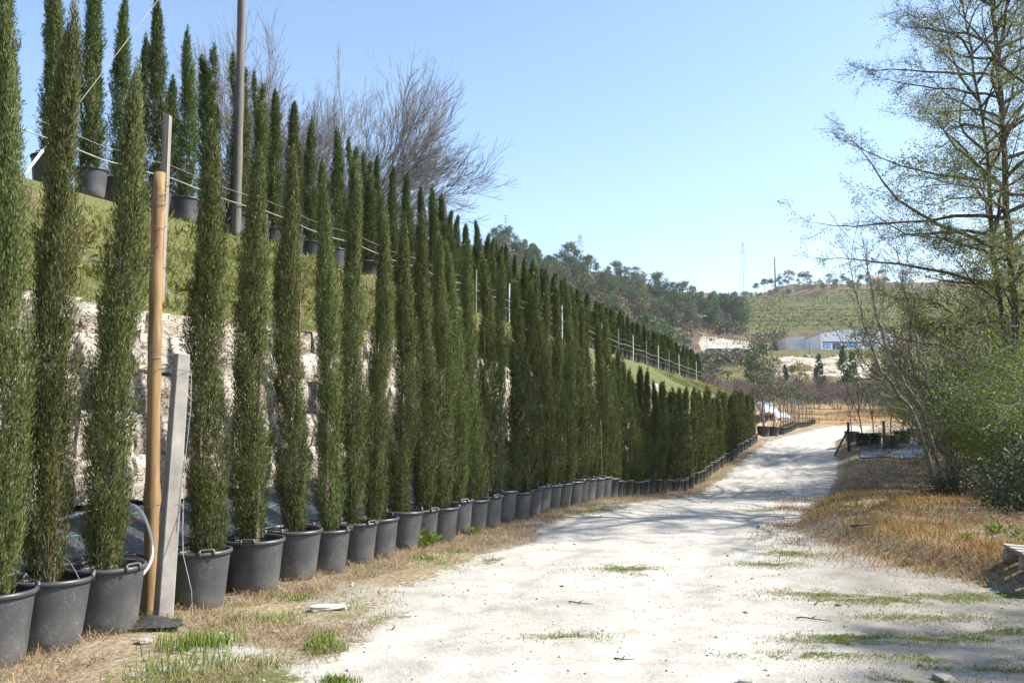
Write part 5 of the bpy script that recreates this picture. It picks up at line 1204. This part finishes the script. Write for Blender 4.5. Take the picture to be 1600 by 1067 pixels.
# leafy weeds
def weed(seed, n, L, wd, mat, el=(.3, 1.1)):
    r_ = np.random.default_rng(seed); a = r_.uniform(0, 6.28, n); e = r_.uniform(el[0], el[1], n)
    d = np.stack([np.cos(a) * np.cos(e), np.sin(a) * np.cos(e), np.sin(e)], 1); c = r_.normal(size=(n, 3)) * np.array([.03, .03, .0]) + d * r_.uniform(0, .5, (n, 1)) * L
    c[:, 2] = np.maximum(c[:, 2], 0); return leaves('leaf_rosette', c, d, r_.uniform(.5, 1.1, n) * L * .6, wd, r_, mat, .55)
WD = [weed(201, 60, .26, .035, M['green']), weed(202, 45, .30, .045, M['shrub']), weed(203, 80, .16, .025, M['green'])]
def put_weed(x, y, k, s, lab, z=None):
    z = Zf(x, y) if z is None else z; o = thing('weed', lab, 'weed', (x, y, z), RG.uniform(0, 6), 'leafy weeds', scale=(s, s, s)); link('leaf_rosette', WD[k], o)
for (px, py, k, s, lab) in [(645, 853, 0, 1.3, 'bushy yellow-green weed at the pots of the roadside row'), (668, 852, 0, 1.0, 'yellow-green weed right of the bushy one by the pots'), (572, 862, 1, .8, 'grey-green weed growing before the pots, left of the bushy one'), (290, 946, 2, 1.0, 'small weed at the foot of the concrete post'), (272, 944, 2, .8, 'tiny weed squeezed between concrete post and pot'),
                            (375, 918, 2, .7, 'small weed between two pots right of the concrete post'), (740, 835, 2, .9, 'low weed on the verge beside the road'), (455, 893, 1, .5, 'small grey weed before the third pot right of the post'), (1545, 855, 2, 1.0, 'light green weed above the pallet at right'), (1500, 865, 2, .9, 'green weed in the dry grass left of the pallet'),
                            (1590, 868, 1, .8, 'broad green weed at the right edge behind the pallet'), (1405, 880, 2, .6, 'small dark weed at the foot of the dry bank'), (1385, 842, 2, .7, 'pale green weed sprouting in the dry bank')]:
    x, y = gp(px, py); put_weed(x, y, k, s, lab)
for i, (px, py, lab) in enumerate([(275, 498, 'pale leafy rosette hanging from the stone wall, right of the log post'), (135, 462, 'green leafy weed at the wall top, left of the log post'), (45, 520, 'weed in the wall joint near the left edge'), (500, 455, 'leafy weed on the bank between two cypresses'), (520, 535, 'yellow-green weed on the wall top farther right'), (80, 300, 'leafy weed high on the grassy bank at left')]):
    d = 7.71 / (.4203 - (px - 800) / F) * 1.0 + .15; p = P(px, py, d); u_, v_ = uv(p.x, p.y)
    if py < 400: d *= 1.3; p = P(px, py, d)
    zz_ = Zf(p.x, p.y); put_weed(p.x, p.y, i % 3, 1.3, lab, min(max(p.z, zz_ - .6), zz_ + .02))
# loose things on the ground
x, y = gp(520, 946); me = rock_mesh(301, plain('pale_tile', (.42, .38, .33), (.6, .56, .5), 8, .9, .1, .3), 3, .3, 'broken_tile', .15)
thing('broken_tile', 'pale broken slab lying in the straw before the pots', 'stone', (x, y, Zf(x, y) + .018), .15, me=me, scale=(.24, .085, .035))
for i, (px, py, s, lab) in enumerate([(365, 987, .07, 'small pale stone on the verge right of the plastic scrap'), (440, 975, .05, 'pale pebble on the verge before the broken slab'), (240, 1003, .10, 'pale angular stone beside the nearest pots'), (1155, 1050, .09, 'flat pale stone in the yard near the bottom edge'), (1215, 1058, .10, 'flat stone at the bottom edge right of another'), (1455, 1045, .11, 'grey stone in the yard at lower right'), (590, 880, .05, 'small white stone in the straw by the pots'), (755, 827, .05, 'white pebble on the verge beside the road')]):
    x, y = gp(px, py); thing('stone', lab, 'stone', (x, y, Zf(x, y) + s * .12), i, 'loose stones', me=BST[i % 4], scale=(s * 1.0, s * .8, s * .32))
x, y = gp(255, 972); n, m_ = 22, 16; a, b, Q = grid(np.linspace(-1, 1, n), np.linspace(-1, 1, m_)); rr_ = np.hypot(a, b); zz = np.clip(1.05 - rr_, 0, 1) * (.01 + .07 * fbm(a * 2.5, b * 2.5, 91)) + .03 * (vn(a * 7, b * 7, 92) - .3) * (rr_ < 1) + .006
thing('plastic_scrap', 'crumpled black plastic scrap at the foot of the concrete post', 'plastic sheet', (x, y, Zf(x, y)), .3, me=mesh_np('plastic_scrap', np.stack([a * .17 * (1 + .3 * fbm(b * 2, a, 93)), b * .11 * (1 + .4 * fbm(a * 2, b, 94)), zz], 1), [Q[:, ::-1]], M['darkpl']))
for i, (px, py, L, rz, lab) in enumerate([(1275, 935, .18, .7, 'short dark stick lying on the sandy yard, upper of two'), (1262, 960, .26, -.3, 'dark twig lying on the sandy yard, lower of two'), (905, 937, .22, -.35, 'thin twig on the white road'), (970, 1017, .12, -.3, 'short dark twig on the road near the bottom'), (620, 975, .06, 1.2, 'tiny dark twig at the left road edge'), (1395, 845, 1.2, -.1, 'long dark fallen branch in the dry grass of the bank')]):
    x, y = gp(px, py); rr = np.random.default_rng(400 + i); pts = [Vector((L * (t - .5), L * .12 * math.sin(t * 4 + i), .012 + .02 * L * abs(math.sin(t * 6)))) for t in np.linspace(0, 1, 8)]
    mb = MB(); mb.tube(pts, [(.014 if L > 1 else .006) * (1 - .6 * t) for t in np.linspace(0, 1, 8)], 5); mb.tube([pts[3], pts[3] + Vector((L * .15, L * .14, .02))], [.006, .003], 4)
    thing('fallen_twig', lab, 'twig', (x, y, Zf(x, y)), rz, 'fallen twigs', me=mb.mesh('fallen_twig', M['bark'], True))
# gravel: too small to count
n = 5200; u, v, x, y = scatter(n, 3, 26, -10, -.3, rng); s = rng.uniform(.004, .014, n) * np.where(rng.random(n) < .06, 2.2, 1); oc = np.array([[1, 0, 0], [0, 1, 0], [-1, 0, 0], [0, -1, 0], [0, 0, .7], [0, 0, -.5]])
V = base3(x, y, 0)[:, None] + oc[None] * s[:, None, None] * rng.uniform(.6, 1.3, (n, 6, 1)); kk = (np.arange(n) * 6)[:, None, None] + np.array([[0, 1, 4], [1, 2, 4], [2, 3, 4], [3, 0, 4], [1, 0, 5], [2, 1, 5], [3, 2, 5], [0, 3, 5]])[None]
gm, t, o = new_mat('gravel'); g = N(t, 'NewGeometry'); finish(t, o, ramp(t, g.outputs['Random Per Island'], [(.1, (.10, .085, .07)), (.5, (.30, .28, .25)), (.9, (.55, .53, .5))]), .9, .1)
stuff(link('gravel', mesh_np('gravel', V.reshape(-1, 3), [kk.reshape(-1, 3)], gm)), 'loose grit and pebbles scattered over the sandy road', 'gravel')

# ------------------------------------------------------------------ air
hz, t, o = new_mat('haze_air'); pv = N(t, 'VolumePrincipled'); pv.inputs['Color'].default_value = (.80, .88, .96, 1); pv.inputs['Density'].default_value = .00014; pv.inputs['Anisotropy'].default_value = .3
t.links.new(pv.outputs[0], o.inputs['Volume'])
hb = link('haze', MB().box((0, 0, 72), (1960, 1960, 150)).mesh('haze', hz)); stuff(hb, 'thin pale haze filling the valley air', 'haze')
